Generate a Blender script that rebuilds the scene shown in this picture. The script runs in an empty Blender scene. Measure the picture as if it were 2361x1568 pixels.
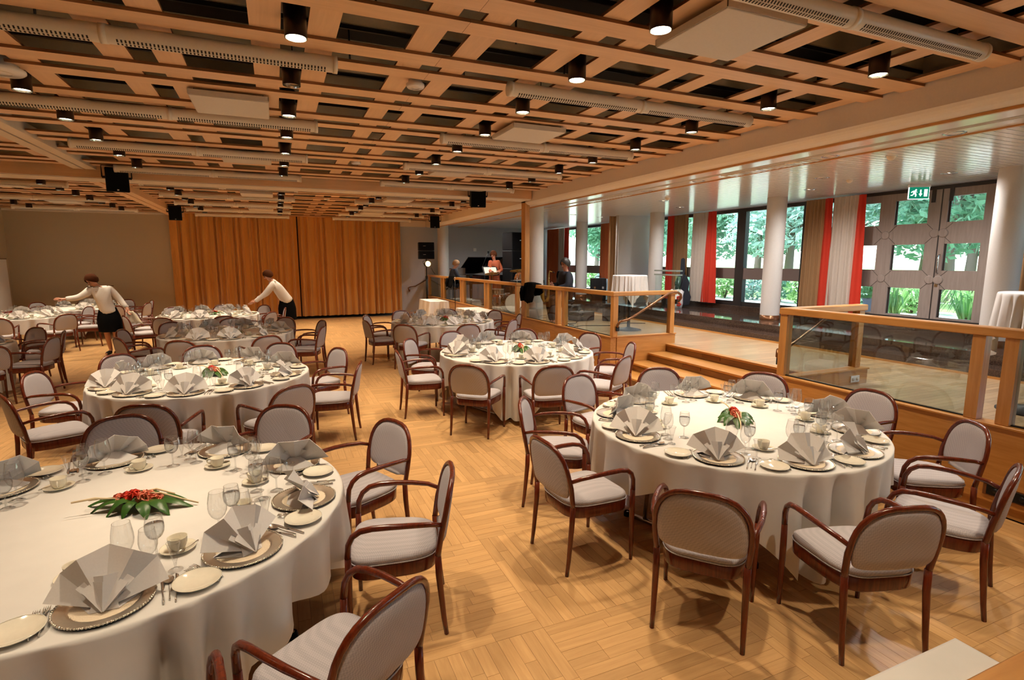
import bpy, bmesh, math, random
from math import sin, cos, pi, radians, sqrt, atan2, hypot
from mathutils import Vector, Matrix, Euler
random.seed(7)
SC = bpy.context.scene
COL = SC.collection

# ------------------------------------------------------------------ camera
F_PX, YAW, PITCH, H = 1245.33, radians(23.403), radians(8.372), 2.0
cam_d = bpy.data.cameras.new('camera'); cam = bpy.data.objects.new('camera', cam_d); COL.objects.link(cam)
cam.location = (0, 0, H); cam.rotation_euler = (pi/2 - PITCH, 0, -YAW)
cam_d.sensor_width = 36.0; cam_d.lens = F_PX/2361*36.0; cam_d.clip_start = .05; cam_d.clip_end = 300
SC.camera = cam
def project(x, y, z):
    q = cam.rotation_euler.to_matrix().transposed() @ Vector((x, y, z-H))
    if q.z > -.05: return None
    return 1180.5 + F_PX*q.x/-q.z, 784 - F_PX*q.y/-q.z
def in_view(x, y, z, m=70):
    p = project(x, y, z)
    return p is not None and -m < p[0] < 2361+m and -m < p[1] < 1568+m

# ------------------------------------------------------------------ world, sun, exposure
W = bpy.data.worlds.new('sky'); SC.world = W; W.use_nodes = True
wn = W.node_tree; bg = wn.nodes['Background']
sky = wn.nodes.new('ShaderNodeTexSky'); sky.sky_type = 'NISHITA'; sky.sun_disc = False
sky.sun_elevation = radians(48); sky.sun_rotation = radians(250); sky.air_density = 1.0; sky.dust_density = 1.5; sky.ozone_density = 1.0
wn.links.new(sky.outputs[0], bg.inputs[0]); bg.inputs[1].default_value = 1.25
sun_d = bpy.data.lights.new('sun', 'SUN'); sun = bpy.data.objects.new('sun', sun_d); COL.objects.link(sun)
sun_d.energy = 14.0; sun_d.angle = radians(2); sun_d.color = (1, .97, .9)
sun.rotation_euler = (radians(-44), radians(-9), 0)          # from above the building towards the garden
SC.view_settings.view_transform = 'Standard'; SC.view_settings.look = 'None'
SC.view_settings.gamma = 1.0; SC.view_settings.use_curve_mapping = False
SC.view_settings.exposure = 0.30
LAMP_W = 130.0
DOWN_W = 150.0
SC.cycles.transparent_max_bounces = 32
SC.cycles.max_bounces = 10
SC.cycles.diffuse_bounces = 5
SC.cycles.caustics_reflective = False
SC.cycles.caustics_refractive = False
SC.cycles.sample_clamp_indirect = 6.0

# ------------------------------------------------------------------ materials
MATS = {}
def _m(name):
    m = bpy.data.materials.new(name); m.use_nodes = True; MATS[name] = m
    return m, m.node_tree, m.node_tree.nodes['Principled BSDF']
def N(t, kind, **kw):
    n = t.nodes.new(kind)
    for k, v in kw.items(): setattr(n, k, v)
    return n
def plain(name, col, rough=.5, metal=0, spec=.5, emit=None, es=0, bump=0, bscale=60, coat=0, sheen=0):
    m, t, b = _m(name)
    b.inputs['Base Color'].default_value = (*col, 1); b.inputs['Roughness'].default_value = rough
    b.inputs['Metallic'].default_value = metal; b.inputs['Specular IOR Level'].default_value = spec
    b.inputs['Coat Weight'].default_value = coat; b.inputs['Sheen Weight'].default_value = sheen
    if emit: b.inputs['Emission Color'].default_value = (*emit, 1); b.inputs['Emission Strength'].default_value = es
    tc = N(t, 'ShaderNodeTexCoord'); nz = N(t, 'ShaderNodeTexNoise'); nz.inputs['Scale'].default_value = bscale; nz.inputs['Detail'].default_value = 4
    t.links.new(tc.outputs['Object'], nz.inputs['Vector'])
    mix = N(t, 'ShaderNodeMixRGB', blend_type='MULTIPLY'); mix.inputs[0].default_value = .10
    mix.inputs[1].default_value = (*col, 1); t.links.new(nz.outputs['Fac'], mix.inputs[2]); t.links.new(mix.outputs[0], b.inputs['Base Color'])
    if bump:
        bp = N(t, 'ShaderNodeBump'); bp.inputs['Strength'].default_value = bump; bp.inputs['Distance'].default_value = .004
        t.links.new(nz.outputs['Fac'], bp.inputs['Height']); t.links.new(bp.outputs[0], b.inputs['Normal'])
    return m
def wood(name, c1, c2, axis=0, rough=.4, scale=1.0, var=.0, coat=0, stretch=14, spec=.5, bumpy=.03):
    m, t, b = _m(name)
    g = N(t, 'ShaderNodeNewGeometry'); mp = N(t, 'ShaderNodeMapping')
    s = [stretch*scale]*3; s[axis] = 1.1*scale; mp.inputs['Scale'].default_value = s
    t.links.new(g.outputs['Position'], mp.inputs['Vector'])
    oi = N(t, 'ShaderNodeObjectInfo')
    rnd = N(t, 'ShaderNodeMath', operation='ADD'); t.links.new(g.outputs['Random Per Island'], rnd.inputs[0]); t.links.new(oi.outputs['Random'], rnd.inputs[1])
    fr = N(t, 'ShaderNodeMath', operation='FRACT'); t.links.new(rnd.outputs[0], fr.inputs[0])
    off = N(t, 'ShaderNodeVectorMath', operation='SCALE'); cb = N(t, 'ShaderNodeCombineXYZ')
    for i in range(3): t.links.new(fr.outputs[0], cb.inputs[i])
    off.inputs['Scale'].default_value = 37.0; t.links.new(cb.outputs[0], off.inputs[0])
    ad = N(t, 'ShaderNodeVectorMath', operation='ADD'); t.links.new(mp.outputs[0], ad.inputs[0]); t.links.new(off.outputs[0], ad.inputs[1])
    nz = N(t, 'ShaderNodeTexNoise'); nz.inputs['Scale'].default_value = 2.2; nz.inputs['Detail'].default_value = 5; nz.inputs['Roughness'].default_value = .62; nz.inputs['Distortion'].default_value = .6
    t.links.new(ad.outputs[0], nz.inputs['Vector'])
    cr = N(t, 'ShaderNodeValToRGB'); cr.color_ramp.elements[0].position = .32; cr.color_ramp.elements[1].position = .68
    cr.color_ramp.elements[0].color = (*c2, 1); cr.color_ramp.elements[1].color = (*c1, 1)
    t.links.new(nz.outputs['Fac'], cr.inputs[0]); last = cr.outputs[0]
    if var:
        mr = N(t, 'ShaderNodeMapRange'); mr.inputs['To Min'].default_value = 1-var; mr.inputs['To Max'].default_value = 1+var*.6
        t.links.new(fr.outputs[0], mr.inputs['Value'])
        hs = N(t, 'ShaderNodeHueSaturation'); t.links.new(mr.outputs[0], hs.inputs['Value']); t.links.new(last, hs.inputs['Color']); last = hs.outputs[0]
    t.links.new(last, b.inputs['Base Color'])
    b.inputs['Roughness'].default_value = rough; b.inputs['Coat Weight'].default_value = coat; b.inputs['Coat Roughness'].default_value = .12; b.inputs['Specular IOR Level'].default_value = spec
    bp = N(t, 'ShaderNodeBump'); bp.inputs['Strength'].default_value = bumpy; bp.inputs['Distance'].default_value = .002
    t.links.new(nz.outputs['Fac'], bp.inputs['Height']); t.links.new(bp.outputs[0], b.inputs['Normal'])
    return m
def glassy(name, tint=(.97, .98, .98), ior=1.45, gl=1.0, rough=0.0, edge=.95):
    m = bpy.data.materials.new(name); m.use_nodes = True; MATS[name] = m
    t = m.node_tree; t.nodes.clear(); o = N(t, 'ShaderNodeOutputMaterial')
    tr = N(t, 'ShaderNodeBsdfTransparent'); tr.inputs[0].default_value = (*tint, 1)
    gs = N(t, 'ShaderNodeBsdfGlossy'); gs.inputs['Roughness'].default_value = rough
    f0 = ((ior-1)/(ior+1))**2
    lw = N(t, 'ShaderNodeLayerWeight'); lw.inputs['Blend'].default_value = .5
    pw = N(t, 'ShaderNodeMath', operation='POWER'); pw.inputs[1].default_value = 4.0; t.links.new(lw.outputs['Facing'], pw.inputs[0])
    mu = N(t, 'ShaderNodeMath', operation='MULTIPLY_ADD'); mu.inputs[1].default_value = (1-f0)*.85*gl; mu.inputs[2].default_value = 2*f0*gl; t.links.new(pw.outputs[0], mu.inputs[0])
    p2 = N(t, 'ShaderNodeMath', operation='POWER'); p2.inputs[1].default_value = 3.2; t.links.new(lw.outputs['Facing'], p2.inputs[0])
    em = N(t, 'ShaderNodeMixRGB'); em.inputs[1].default_value = (*tint, 1); em.inputs[2].default_value = (*[c*edge for c in tint], 1); t.links.new(p2.outputs[0], em.inputs[0]); t.links.new(em.outputs[0], tr.inputs[0])
    mx = N(t, 'ShaderNodeMixShader'); t.links.new(mu.outputs[0], mx.inputs[0]); t.links.new(tr.outputs[0], mx.inputs[1]); t.links.new(gs.outputs[0], mx.inputs[2])
    t.links.new(mx.outputs[0], o.inputs[0])
    return m
def fabric_check(name, c1, c2, scale=130, rough=.9):
    m, t, b = _m(name)
    tc = N(t, 'ShaderNodeTexCoord'); mp = N(t, 'ShaderNodeMapping'); mp.inputs['Rotation'].default_value = (0, radians(45), radians(45))
    ch = N(t, 'ShaderNodeTexChecker'); ch.inputs['Scale'].default_value = scale
    ch.inputs['Color1'].default_value = (*c1, 1); ch.inputs['Color2'].default_value = (*c2, 1)
    t.links.new(tc.outputs['Object'], mp.inputs[0]); t.links.new(mp.outputs[0], ch.inputs[0]); t.links.new(ch.outputs[0], b.inputs['Base Color'])
    b.inputs['Roughness'].default_value = rough; b.inputs['Specular IOR Level'].default_value = .2
    bp = N(t, 'ShaderNodeBump'); bp.inputs['Strength'].default_value = .25; bp.inputs['Distance'].default_value = .003
    t.links.new(ch.outputs['Fac'], bp.inputs['Height']); t.links.new(bp.outputs[0], b.inputs['Normal'])
    return m

floor_x = wood('parquet_x', (.61, .37, .165), (.50, .29, .12), 0, .33, 1.3, .15, spec=.45)
floor_y = wood('parquet_y', (.61, .37, .165), (.50, .29, .12), 1, .33, 1.3, .15, spec=.45)
joint = plain('parquet_joint', (.16, .085, .03), .7)
oak_x = wood('oak_x', (.60, .29, .078), (.47, .205, .045), 0, .38, 1, .05, coat=.15)
oak_y = wood('oak_y', (.60, .29, .078), (.47, .205, .045), 1, .38, 1, .05, coat=.15)
oak_z = wood('oak_z', (.60, .29, .078), (.47, .205, .045), 2, .38, 1, .05, coat=.15)
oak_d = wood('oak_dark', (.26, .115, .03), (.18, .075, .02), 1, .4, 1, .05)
stage_w = wood('stage_wood', (.50, .34, .19), (.40, .26, .14), 0, .28, 1, .18)
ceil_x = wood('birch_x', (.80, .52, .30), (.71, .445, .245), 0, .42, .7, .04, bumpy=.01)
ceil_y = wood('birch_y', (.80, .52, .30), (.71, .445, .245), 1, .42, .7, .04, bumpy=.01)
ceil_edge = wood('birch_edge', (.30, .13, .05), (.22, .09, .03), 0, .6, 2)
mahog = wood('mahogany', (.165, .024, .006), (.085, .012, .004), 2, .24, 2, .06, coat=.25)
fab = fabric_check('grey_weave', (.50, .475, .51), (.40, .38, .42))
cloth_m = plain('white_cloth', (.76, .75, .74), .85, bump=.10, bscale=9, spec=.2)
napkin_m = plain('grey_napkin', (.78, .76, .76), .8, bump=.06, bscale=140, spec=.25)
porc = plain('cream_porcelain', (.88, .84, .72), .12, coat=.3)
silver = plain('silver', (.78, .72, .62), .28, 1.0, bump=.02, bscale=40)
silver_d = plain('charger_silver', (.72, .65, .55), .36, 1.0, bump=.12, bscale=90)
steel = plain('cutlery_steel', (.80, .77, .73), .25, 1.0)
doily_m = plain('paper_doily', (.80, .68, .52), .8, bump=.6, bscale=190)
glass_m = glassy('drinking_glass', (.97, .975, .98), 1.5, 1.6, edge=.70)
pane_m = glassy('window_glass', (.93, .98, .97), 1.45, .8)
rail_glass = glassy('rail_glass', (.80, .83, .80), 1.5, .75)
water_m = glassy('water', (.93, .955, .97), 1.33, 2.2, edge=.55)
leaf_m = plain('leaf_green', (.035, .11, .016), .35, bump=.2, bscale=60)
red_fl = plain('red_petals', (.75, .05, .02), .6); pink_fl = plain('pink_petals', (.85, .27, .17), .6)
twig_m = plain('pale_twig', (.70, .56, .36), .7)
can_m = plain('lamp_bronze', (.028, .014, .008), .32, .3)
refl_m = plain('lamp_reflector', (.85, .82, .75), .12, 1.0)
bulb_m = plain('lamp_bulb', (1, .9, .7), .4, emit=(1, .86, .60), es=16)
bulb_off = plain('lamp_bulb_off', (.45, .40, .35), .2, .6)
white_tube = plain('duct_white', (.80, .73, .62), .38)
panel_m = plain('panel_grey', (.66, .60, .52), .6)
dark = plain('void_dark', (.022, .018, .014), .9)
baffle_m = plain('baffle_beige', (.80, .70, .52), .7)
paint = plain('cream_paint', (.80, .70, .58), .6)
wallw = plain('wall_beige', (.50, .40, .27), .75)
wallg = plain('wall_grey', (.48, .48, .52), .7)
colm = plain('column_white', (.66, .64, .62), .55)
white_gloss = plain('white_gloss', (.86, .83, .81), .17, spec=.5)
black = plain('black_plastic', (.009, .009, .010), .5, spec=.25)
blackcloth = plain('black_cloth', (.006, .006, .007), .95, spec=.05)
dark_metal = plain('dark_metal', (.03, .032, .036), .35, .7)
chrome = plain('chrome', (.6, .6, .6), .12, 1)
bronze = plain('bronze_rail', (.20, .085, .035), .25, .6)
frame_m = plain('window_frame', (.030, .024, .022), .45)
spandrel_m = plain('window_spandrel', (.20, .145, .13), .6)
doorw = wood('door_wood', (.34, .28, .25), (.27, .22, .20), 2, .5, 1, .05)
curt_o = plain('curtain_orange', (.62, .295, .065), .85, sheen=.3)
curt_r = plain('curtain_red', (.62, .035, .012), .8); curt_b = plain('curtain_brown', (.36, .20, .09), .85); curt_w = plain('curtain_cream', (.60, .52, .45), .85)
curt_t = plain('curtain_rust', (.50, .12, .035), .85)
skin_m = plain('skin', (.55, .27, .18), .5); hair_b = plain('hair_brown', (.07, .022, .008), .9, spec=.1); hair_l = plain('hair_fair', (.30, .16, .07), .6)
jacket_w = plain('white_jacket', (.75, .72, .70), .8)
navy = plain('navy_suit', (.012, .016, .03), .8); rust = plain('rust_dress', (.42, .09, .03), .7)
eye_w = plain('eye_dark', (.03, .015, .01), .2); gold = plain('gold_trim', (.55, .36, .10), .3, .9)
lip_m = plain('lips', (.45, .10, .08), .5)
def granite():
    m, t, b = _m('granite'); g = N(t, 'ShaderNodeNewGeometry'); v = N(t, 'ShaderNodeTexVoronoi'); v.inputs['Scale'].default_value = 160
    n = N(t, 'ShaderNodeTexNoise'); n.inputs['Scale'].default_value = 45
    t.links.new(g.outputs['Position'], v.inputs['Vector']); t.links.new(g.outputs['Position'], n.inputs['Vector'])
    cr = N(t, 'ShaderNodeValToRGB'); cr.color_ramp.elements[0].color = (.020, .012, .009, 1); cr.color_ramp.elements[1].color = (.12, .075, .055, 1); cr.color_ramp.elements[0].position = .25; cr.color_ramp.elements[1].position = .8
    ad = N(t, 'ShaderNodeMath', operation='MULTIPLY_ADD'); ad.inputs[1].default_value = .6; t.links.new(v.outputs['Color'], ad.inputs[0]); 
    sc = N(t, 'ShaderNodeMath', operation='MULTIPLY'); sc.inputs[1].default_value = .45; t.links.new(n.outputs['Fac'], sc.inputs[0]); t.links.new(sc.outputs[0], ad.inputs[2])
    t.links.new(ad.outputs[0], cr.inputs[0]); t.links.new(cr.outputs[0], b.inputs['Base Color']); b.inputs['Roughness'].default_value = .06
    return m
gran = granite()
def foliage(name, c1, c2):
    m, t, b = _m(name); g = N(t, 'ShaderNodeNewGeometry')
    cr = N(t, 'ShaderNodeValToRGB'); cr.color_ramp.elements[0].color = (*c1, 1); cr.color_ramp.elements[1].color = (*c2, 1)
    t.links.new(g.outputs['Random Per Island'], cr.inputs[0]); t.links.new(cr.outputs[0], b.inputs['Base Color']); b.inputs['Roughness'].default_value = .55
    tl = N(t, 'ShaderNodeBsdfTranslucent'); t.links.new(cr.outputs[0], tl.inputs[0])
    mx = N(t, 'ShaderNodeMixShader'); mx.inputs[0].default_value = .45
    o = t.nodes['Material Output']; t.links.new(b.outputs[0], mx.inputs[1]); t.links.new(tl.outputs[0], mx.inputs[2]); t.links.new(mx.outputs[0], o.inputs[0])
    return m
fol1 = foliage('foliage_green', (.10, .26, .16), (.26, .50, .34)); fol2 = foliage('foliage_bright', (.18, .40, .12), (.40, .62, .26)); fol3 = foliage('foliage_pale', (.24, .42, .36), (.46, .64, .56))
bark = plain('bark', (.16, .13, .11), .9, bump=.5, bscale=12)
pave = plain('pale_paving', (.80, .77, .73), .9); lawn = plain('lawn', (.20, .34, .10), .95)
green_s = plain('exit_green', (.0, .16, .09), .4, emit=(0, .28, .16), es=.6); white_e = plain('exit_white', (.9, 1, .95), .4, emit=(.9, 1, .95), es=1.6)

# ------------------------------------------------------------------ mesh helpers
class MB:
    def __init__(s): s.v = []; s.f = []; s.mi = []; s.sm = []
    def add(s, vs, fs, mi=0, smooth=False, M=None):
        o = len(s.v)
        s.v += [tuple(M @ Vector(p)) if M else tuple(p) for p in vs]
        for i, f in enumerate(fs):
            s.f.append([o+k for k in f]); s.mi.append(mi[i] if isinstance(mi, (list, tuple)) else mi); s.sm.append(smooth)
        return s
    def box(s, a, b, mi=0, M=None, c=0, side=None):
        x0, y0, z0 = a; x1, y1, z1 = b
        if c:
            x0 += 0; vs = []
            for (z, k) in ((z0, c), (z0+c, 0), (z1-c, 0), (z1, c)):
                vs += [(x0+k, y0+k, z), (x1-k, y0+k, z), (x1-k, y1-k, z), (x0+k, y1-k, z)]
            fs = [[3, 2, 1, 0], [12, 13, 14, 15]]
            for r in range(3):
                for i in range(4): j = (i+1) % 4; fs.append([r*4+i, r*4+j, r*4+4+j, r*4+4+i])
            return s.add(vs, fs, mi, False, M)
        vs = [(x0, y0, z0), (x1, y0, z0), (x1, y1, z0), (x0, y1, z0), (x0, y0, z1), (x1, y0, z1), (x1, y1, z1), (x0, y1, z1)]
        fs = [[3, 2, 1, 0], [4, 5, 6, 7], [0, 1, 5, 4], [1, 2, 6, 5], [2, 3, 7, 6], [3, 0, 4, 7]]
        m = mi if side is None else [mi, mi, side, side, side, side]
        return s.add(vs, fs, m, False, M)
    def lathe(s, prof, n=24, mi=0, M=None, smooth=True, cap=(False, False), sx=1, sy=1):
        vs = [(r*cos(2*pi*i/n)*sx, r*sin(2*pi*i/n)*sy, z) for r, z in prof for i in range(n)]
        fs = [[k*n+i, k*n+(i+1) % n, (k+1)*n+(i+1) % n, (k+1)*n+i] for k in range(len(prof)-1) for i in range(n)]
        if cap[0]: fs.append(list(range(n))[::-1])
        if cap[1]: fs.append([(len(prof)-1)*n+i for i in range(n)])
        return s.add(vs, fs, mi, smooth, M)
    def tube(s, pts, rad, n=10, mi=0, M=None, cap=True, flat=1.0):
        P = [Vector(p) for p in pts]; R = rad if isinstance(rad, (list, tuple)) else [rad]*len(P)
        vs = []; up = None
        for i, p in enumerate(P):
            t = (P[min(i+1, len(P)-1)] - P[max(i-1, 0)]).normalized()
            if up is None:
                up = Vector((0, 0, 1)) if abs(t.z) < .9 else Vector((1, 0, 0))
            a = (up - t*up.dot(t)).normalized(); b = t.cross(a); up = a
            vs += [tuple(p + (a*cos(2*pi*k/n) + b*sin(2*pi*k/n)*flat)*R[i]) for k in range(n)]
        fs = [[k*n+i, k*n+(i+1) % n, (k+1)*n+(i+1) % n, (k+1)*n+i] for k in range(len(P)-1) for i in range(n)]
        if cap: fs += [list(range(n))[::-1], [(len(P)-1)*n+i for i in range(n)]]
        return s.add(vs, fs, mi, True, M)
    def ell(s, c, r, n=12, m=8, mi=0, M=None):
        vs = [(c[0], c[1], c[2]-r[2])]
        for j in range(1, m):
            a = -pi/2 + pi*j/m
            vs += [(c[0]+r[0]*cos(a)*cos(2*pi*i/n), c[1]+r[1]*cos(a)*sin(2*pi*i/n), c[2]+r[2]*sin(a)) for i in range(n)]
        vs.append((c[0], c[1], c[2]+r[2])); fs = []
        for i in range(n):
            fs.append([0, 1+(i+1) % n, 1+i]); fs.append([len(vs)-1, 1+(m-2)*n+i, 1+(m-2)*n+(i+1) % n])
        for j in range(m-2):
            for i in range(n): fs.append([1+j*n+i, 1+j*n+(i+1) % n, 1+(j+1)*n+(i+1) % n, 1+(j+1)*n+i])
        return s.add(vs, fs, mi, True, M)
    def mesh(s, name, mats):
        me = bpy.data.meshes.new(name); me.from_pydata(s.v, [], s.f)
        for m in (mats if isinstance(mats, (list, tuple)) else [mats]): me.materials.append(m)
        me.polygons.foreach_set('material_index', s.mi); me.polygons.foreach_set('use_smooth', s.sm); me.update()
        return me
    def obj(s, name, mats, parent=None, loc=None, rz=None, **kw): return mk(name, s.mesh(name, mats), parent, loc, rz, **kw)
def mk(name, me, parent=None, loc=None, rz=None, **kw):
    o = bpy.data.objects.new(name, me); COL.objects.link(o)
    if parent: o.parent = parent
    if loc is not None: o.location = loc
    if rz is not None: o.rotation_euler = (0, 0, rz)
    return tag(o, **kw)
def tag(o, label=None, cat=None, group=None, kind=None):
    if label: o['label'] = label
    if cat: o['category'] = cat
    if group: o['group'] = group
    if kind: o['kind'] = kind
    return o
def thing(name, label, cat, loc=(0, 0, 0), rz=0, group=None, kind=None):
    o = bpy.data.objects.new(name, None); COL.objects.link(o); o.empty_display_size = .1
    o.location = loc; o.rotation_euler = (0, 0, rz)
    return tag(o, label, cat, group, kind)
def dup(root, loc, rz, label=None, group=None, parent=None):
    r = root.copy(); COL.objects.link(r); r.location = loc; r.rotation_euler = (0, 0, rz)
    if label: r['label'] = label
    if group: r['group'] = group
    for ch in KIDS.get(root.name, []):
        c = ch.copy(); COL.objects.link(c); c.parent = r
        for g in KIDS.get(ch.name, []):
            d = g.copy(); COL.objects.link(d); d.parent = c
    return r
KIDS = {}
def reg(root):                          # remember children once so copying needs no scene search
    KIDS[root.name] = [o for o in bpy.data.objects if o.parent == root]
    for c in KIDS[root.name]: KIDS[c.name] = [o for o in bpy.data.objects if o.parent == c]
    return root
def fix_normals(me):
    bm = bmesh.new(); bm.from_mesh(me); bmesh.ops.recalc_face_normals(bm, faces=bm.faces); bm.to_mesh(me); bm.free(); return me

# ================================================================== SETTING
# ---- floor: basket-weave parquet of separate strips
floor = MB().box((-7, -4, -.12), (5.3, 20.4, -.012)).obj('floor', joint, label='honey coloured basket weave parquet floor of the hall', cat='floor', kind='structure')
ux = MB().box((0, 0, -1), (1, 1, 0)).mesh('strip_x', floor_x); uy = MB().box((0, 0, -1), (1, 1, 0)).mesh('strip_y', floor_y)
P = 1.03; strips = []
rs = random.Random(3)
for bi in range(-9, 5):
    for bj in range(-7, 18):
        x0, y0 = 1.235 + bi*P, 2.42 + bj*P
        if y0 > 20 or x0 > 5.14: continue
        along_x = (bi+bj) % 2 == 1
        nrow = 15; w = P/nrow
        for r in range(nrow):
            cuts = [0]; pos = rs.uniform(.18, .5)
            while pos < P-.12: cuts.append(pos); pos += rs.uniform(.33, .52)
            cuts.append(P)
            for a, b in zip(cuts, cuts[1:]):
                q = (x0+a, x0+b, y0+r*w, y0+r*w+w, 0) if along_x else (x0+r*w, x0+r*w+w, y0+a, y0+b, 1)
                q = (max(q[0], -7), min(q[1], 5.13), max(q[2], -4), min(q[3], 20), q[4])
                if q[1]-q[0] > .01 and q[3]-q[2] > .01: strips.append(q)
def strip_rank(q):
    cx, cy = (q[0]+q[1])/2, (q[2]+q[3])/2
    if not in_view(cx, cy, 0, -10): return 1e9
    for tx, ty in ((3.192, 3.082), (-.784, 3.135)):
        if hypot(cx-tx, cy-ty) < 1.0: return 1e8
    return cx*cx + cy*cy
strips.sort(key=strip_rank)
G = .0007
for q in strips[:298]:
    o = mk('strip', uy if q[4] else ux, floor, (q[0]+G, q[2]+G, rs.uniform(-.0006, 0)))
    o.scale = (q[1]-q[0]-2*G, q[3]-q[2]-2*G, .012)
fm = MB()
for q in strips[298:]:
    z = rs.uniform(-.0006, 0)
    x0, x1, y0, y1 = q[0]+G, q[1]-G, q[2]+G, q[3]-G
    fm.add([(x0, y0, -.012), (x1, y0, -.012), (x1, y1, -.012), (x0, y1, -.012), (x0, y0, z), (x1, y0, z), (x1, y1, z), (x0, y1, z)],
           [[4, 5, 6, 7], [0, 1, 5, 4], [1, 2, 6, 5], [2, 3, 7, 6], [3, 0, 4, 7]], q[4])
fm.obj('parquet_strips', [floor_x, floor_y], floor, kind='stuff')

# ---- ceiling: two layers of birch boards under a dark void
ceil = MB().box((-7.2, -4.2, 4.15), (12.0, 20.6, 4.35)).obj('ceiling', dark, label='birch lattice ceiling with dark openings over the hall', cat='ceiling', kind='structure')
ZB, ZM, ZT = 3.46, 3.482, 3.502
def xboard(y0, y1, x0, x1):
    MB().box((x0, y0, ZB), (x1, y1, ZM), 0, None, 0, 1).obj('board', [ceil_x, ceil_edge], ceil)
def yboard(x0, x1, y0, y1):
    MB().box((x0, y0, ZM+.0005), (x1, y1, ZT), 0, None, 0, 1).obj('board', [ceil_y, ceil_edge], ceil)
BEAM_Y0, BEAM_Y1 = 10.78, 11.30
bay_rows = [3.58+k for k in range(-4, 7)] + [11.42+.94*k for k in range(9)]
for i, yo in enumerate(bay_rows):
    p = 1.0 if yo < 11 else .94
    for a, b in ((.475*p, .665*p), (.825*p, p)):
        y0, y1 = yo+a, yo+b
        if y0 < BEAM_Y1 and y1 > BEAM_Y0 or y1 > 19.98: continue
        xs = [-7.0, -2.84] ; xboard(y0, y1, *xs)
        xboard(y0, y1, -2.52, 1.193); xboard(y0, y1, 1.195, 5.138)
    MB().box((-6.98, yo+.475*p+.01, 3.60), (5.10, yo+.475*p+.03, 3.86)).obj('baffle', baffle_m, ceil)
    MB().box((-6.98, yo+.475*p+.005, 3.56), (5.10, yo+.475*p+.02, 3.585)).obj('baffle_rail', dark_metal, ceil)
xboard(11.31, 11.42, -2.52, 5.138)
for k in range(-8, 6):
    for a, b in ((.275, .46), (.93, 1.115)):
        x0, x1 = k+a, k+b
        if x0 < -2.5 and x1 > -2.85 or x0 < -7 or x1 > 5.14: continue
        yboard(x0, x1, -1.0, BEAM_Y0-.01); yboard(x0, x1, BEAM_Y1+.01, 19.97)
# fixings in the void seen through the nearest openings
for x, y in ((.70, 3.86), (1.72, 3.9), (.66, 4.9), (3.7, 2.8), (-.6, 3.9), (1.65, 4.9), (2.65, 4.86), (-1.4, 4.9)):
    MB().tube([(x, y, 3.58), (x, y, 4.16)], .008, 6).obj('hanger_rod', dark_metal, ceil)
# transverse beam, longitudinal track, side beam
tb = MB().box((-6.99, BEAM_Y0, 3.31), (5.13, BEAM_Y1, 3.62)).obj('trim_1', ceil_x, label='plain wooden beam running across the lattice ceiling', cat='beam', kind='structure')
MB().box((-6.98, BEAM_Y0+.02, 3.295), (5.12, BEAM_Y1-.02, 3.3095)).obj('soffit_strip', paint, tb)
tr = MB().box((-2.83, -2, 3.425), (-2.70, BEAM_Y0-.01, 3.56)).box((-2.67, -2, 3.425), (-2.53, BEAM_Y0-.01, 3.56)).box((-2.70, -2, 3.45), (-2.67, BEAM_Y0-.01, 3.56), 1).obj('trim_2', [paint, dark], label='pale folding wall track with a dark slot in the ceiling', cat='track', kind='structure')
tr2 = MB().box((-2.85, BEAM_Y1+.01, 3.33), (-2.70, 19.98, 3.60)).box((-2.67, BEAM_Y1+.01, 3.33), (-2.52, 19.98, 3.60)).box((-2.70, BEAM_Y1+.01, 3.36), (-2.67, 19.98, 3.6), 1).obj('trim_3', [ceil_y, dark], label='wooden track beam with a dark slot running to the curtain', cat='track', kind='structure')
sb = MB()
prof = [(5.14, 3.70), (5.14, 3.27), (5.165, 3.245), (5.20, 3.225), (5.235, 3.213), (5.27, 3.21), (5.45, 3.21), (5.45, 3.70)]
sb.add([(x, y, z) for y in (-3, 19.98) for x, z in prof], [[i, i+1, len(prof)+i+1, len(prof)+i] for i in range(len(prof)-1)], 0)
sb = sb.obj('trim_4', paint, label='cream painted beam between the hall and the raised side', cat='beam', kind='structure')
MB().box((5.42, -3, 3.185), (5.455, 19.98, 3.209)).obj('edge_strip', oak_y, sb)

# ---- walls
wf = MB().box((-7.0, 20.0, -.1), (-2.98, 20.2, 4.15)).obj('wall_far', wallw, label='plain beige end wall left of the orange curtain', cat='wall', kind='structure')
MB().box((-7.0, 19.97, 3.40), (-2.98, 20.0, 3.46)).obj('cornice', paint, wf)
MB().box((-2.98, 19.93, 0), (-2.78, 20.2, 3.46)).obj('trim_5', oak_z, label='wooden pilaster between beige wall and orange curtain', cat='pilaster', kind='structure')
wb2 = MB().box((-2.78, 20.5, -.1), (4.30, 20.7, 4.15)).obj('wall_back', dark, label='dark wall hidden behind the orange stage curtain', cat='wall', kind='structure')
MB().box((4.20, 20.0, -.1), (10.5, 20.2, 4.15)).obj('wall_end', wallg, label='grey wall behind the pianist and the lamp stand', cat='wall', kind='structure')
MB().box((4.21, 19.975, 0), (5.13, 19.999, .10)).obj('baseboard_end', oak_x, label='wooden baseboard under the grey wall by the lamp stand', cat='baseboard', kind='structure')
MB().box((4.20, 19.88, 3.22), (5.13, 19.999, 3.44)).obj('trim_6', paint, label='cream lintel over the grey wall beside the curtain', cat='trim', kind='structure')
MB().box((-7.2, -4, -.1), (-7.0, 20.2, 4.15)).obj('wall_left', wallw, label='beige side wall at the left edge', cat='wall', kind='structure')
MB().box((-7.2, -4.2, -.1), (10.5, -4.0, 4.15)).obj('wall_near', paint, label='cream wall behind the camera', cat='wall', kind='structure')
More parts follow.
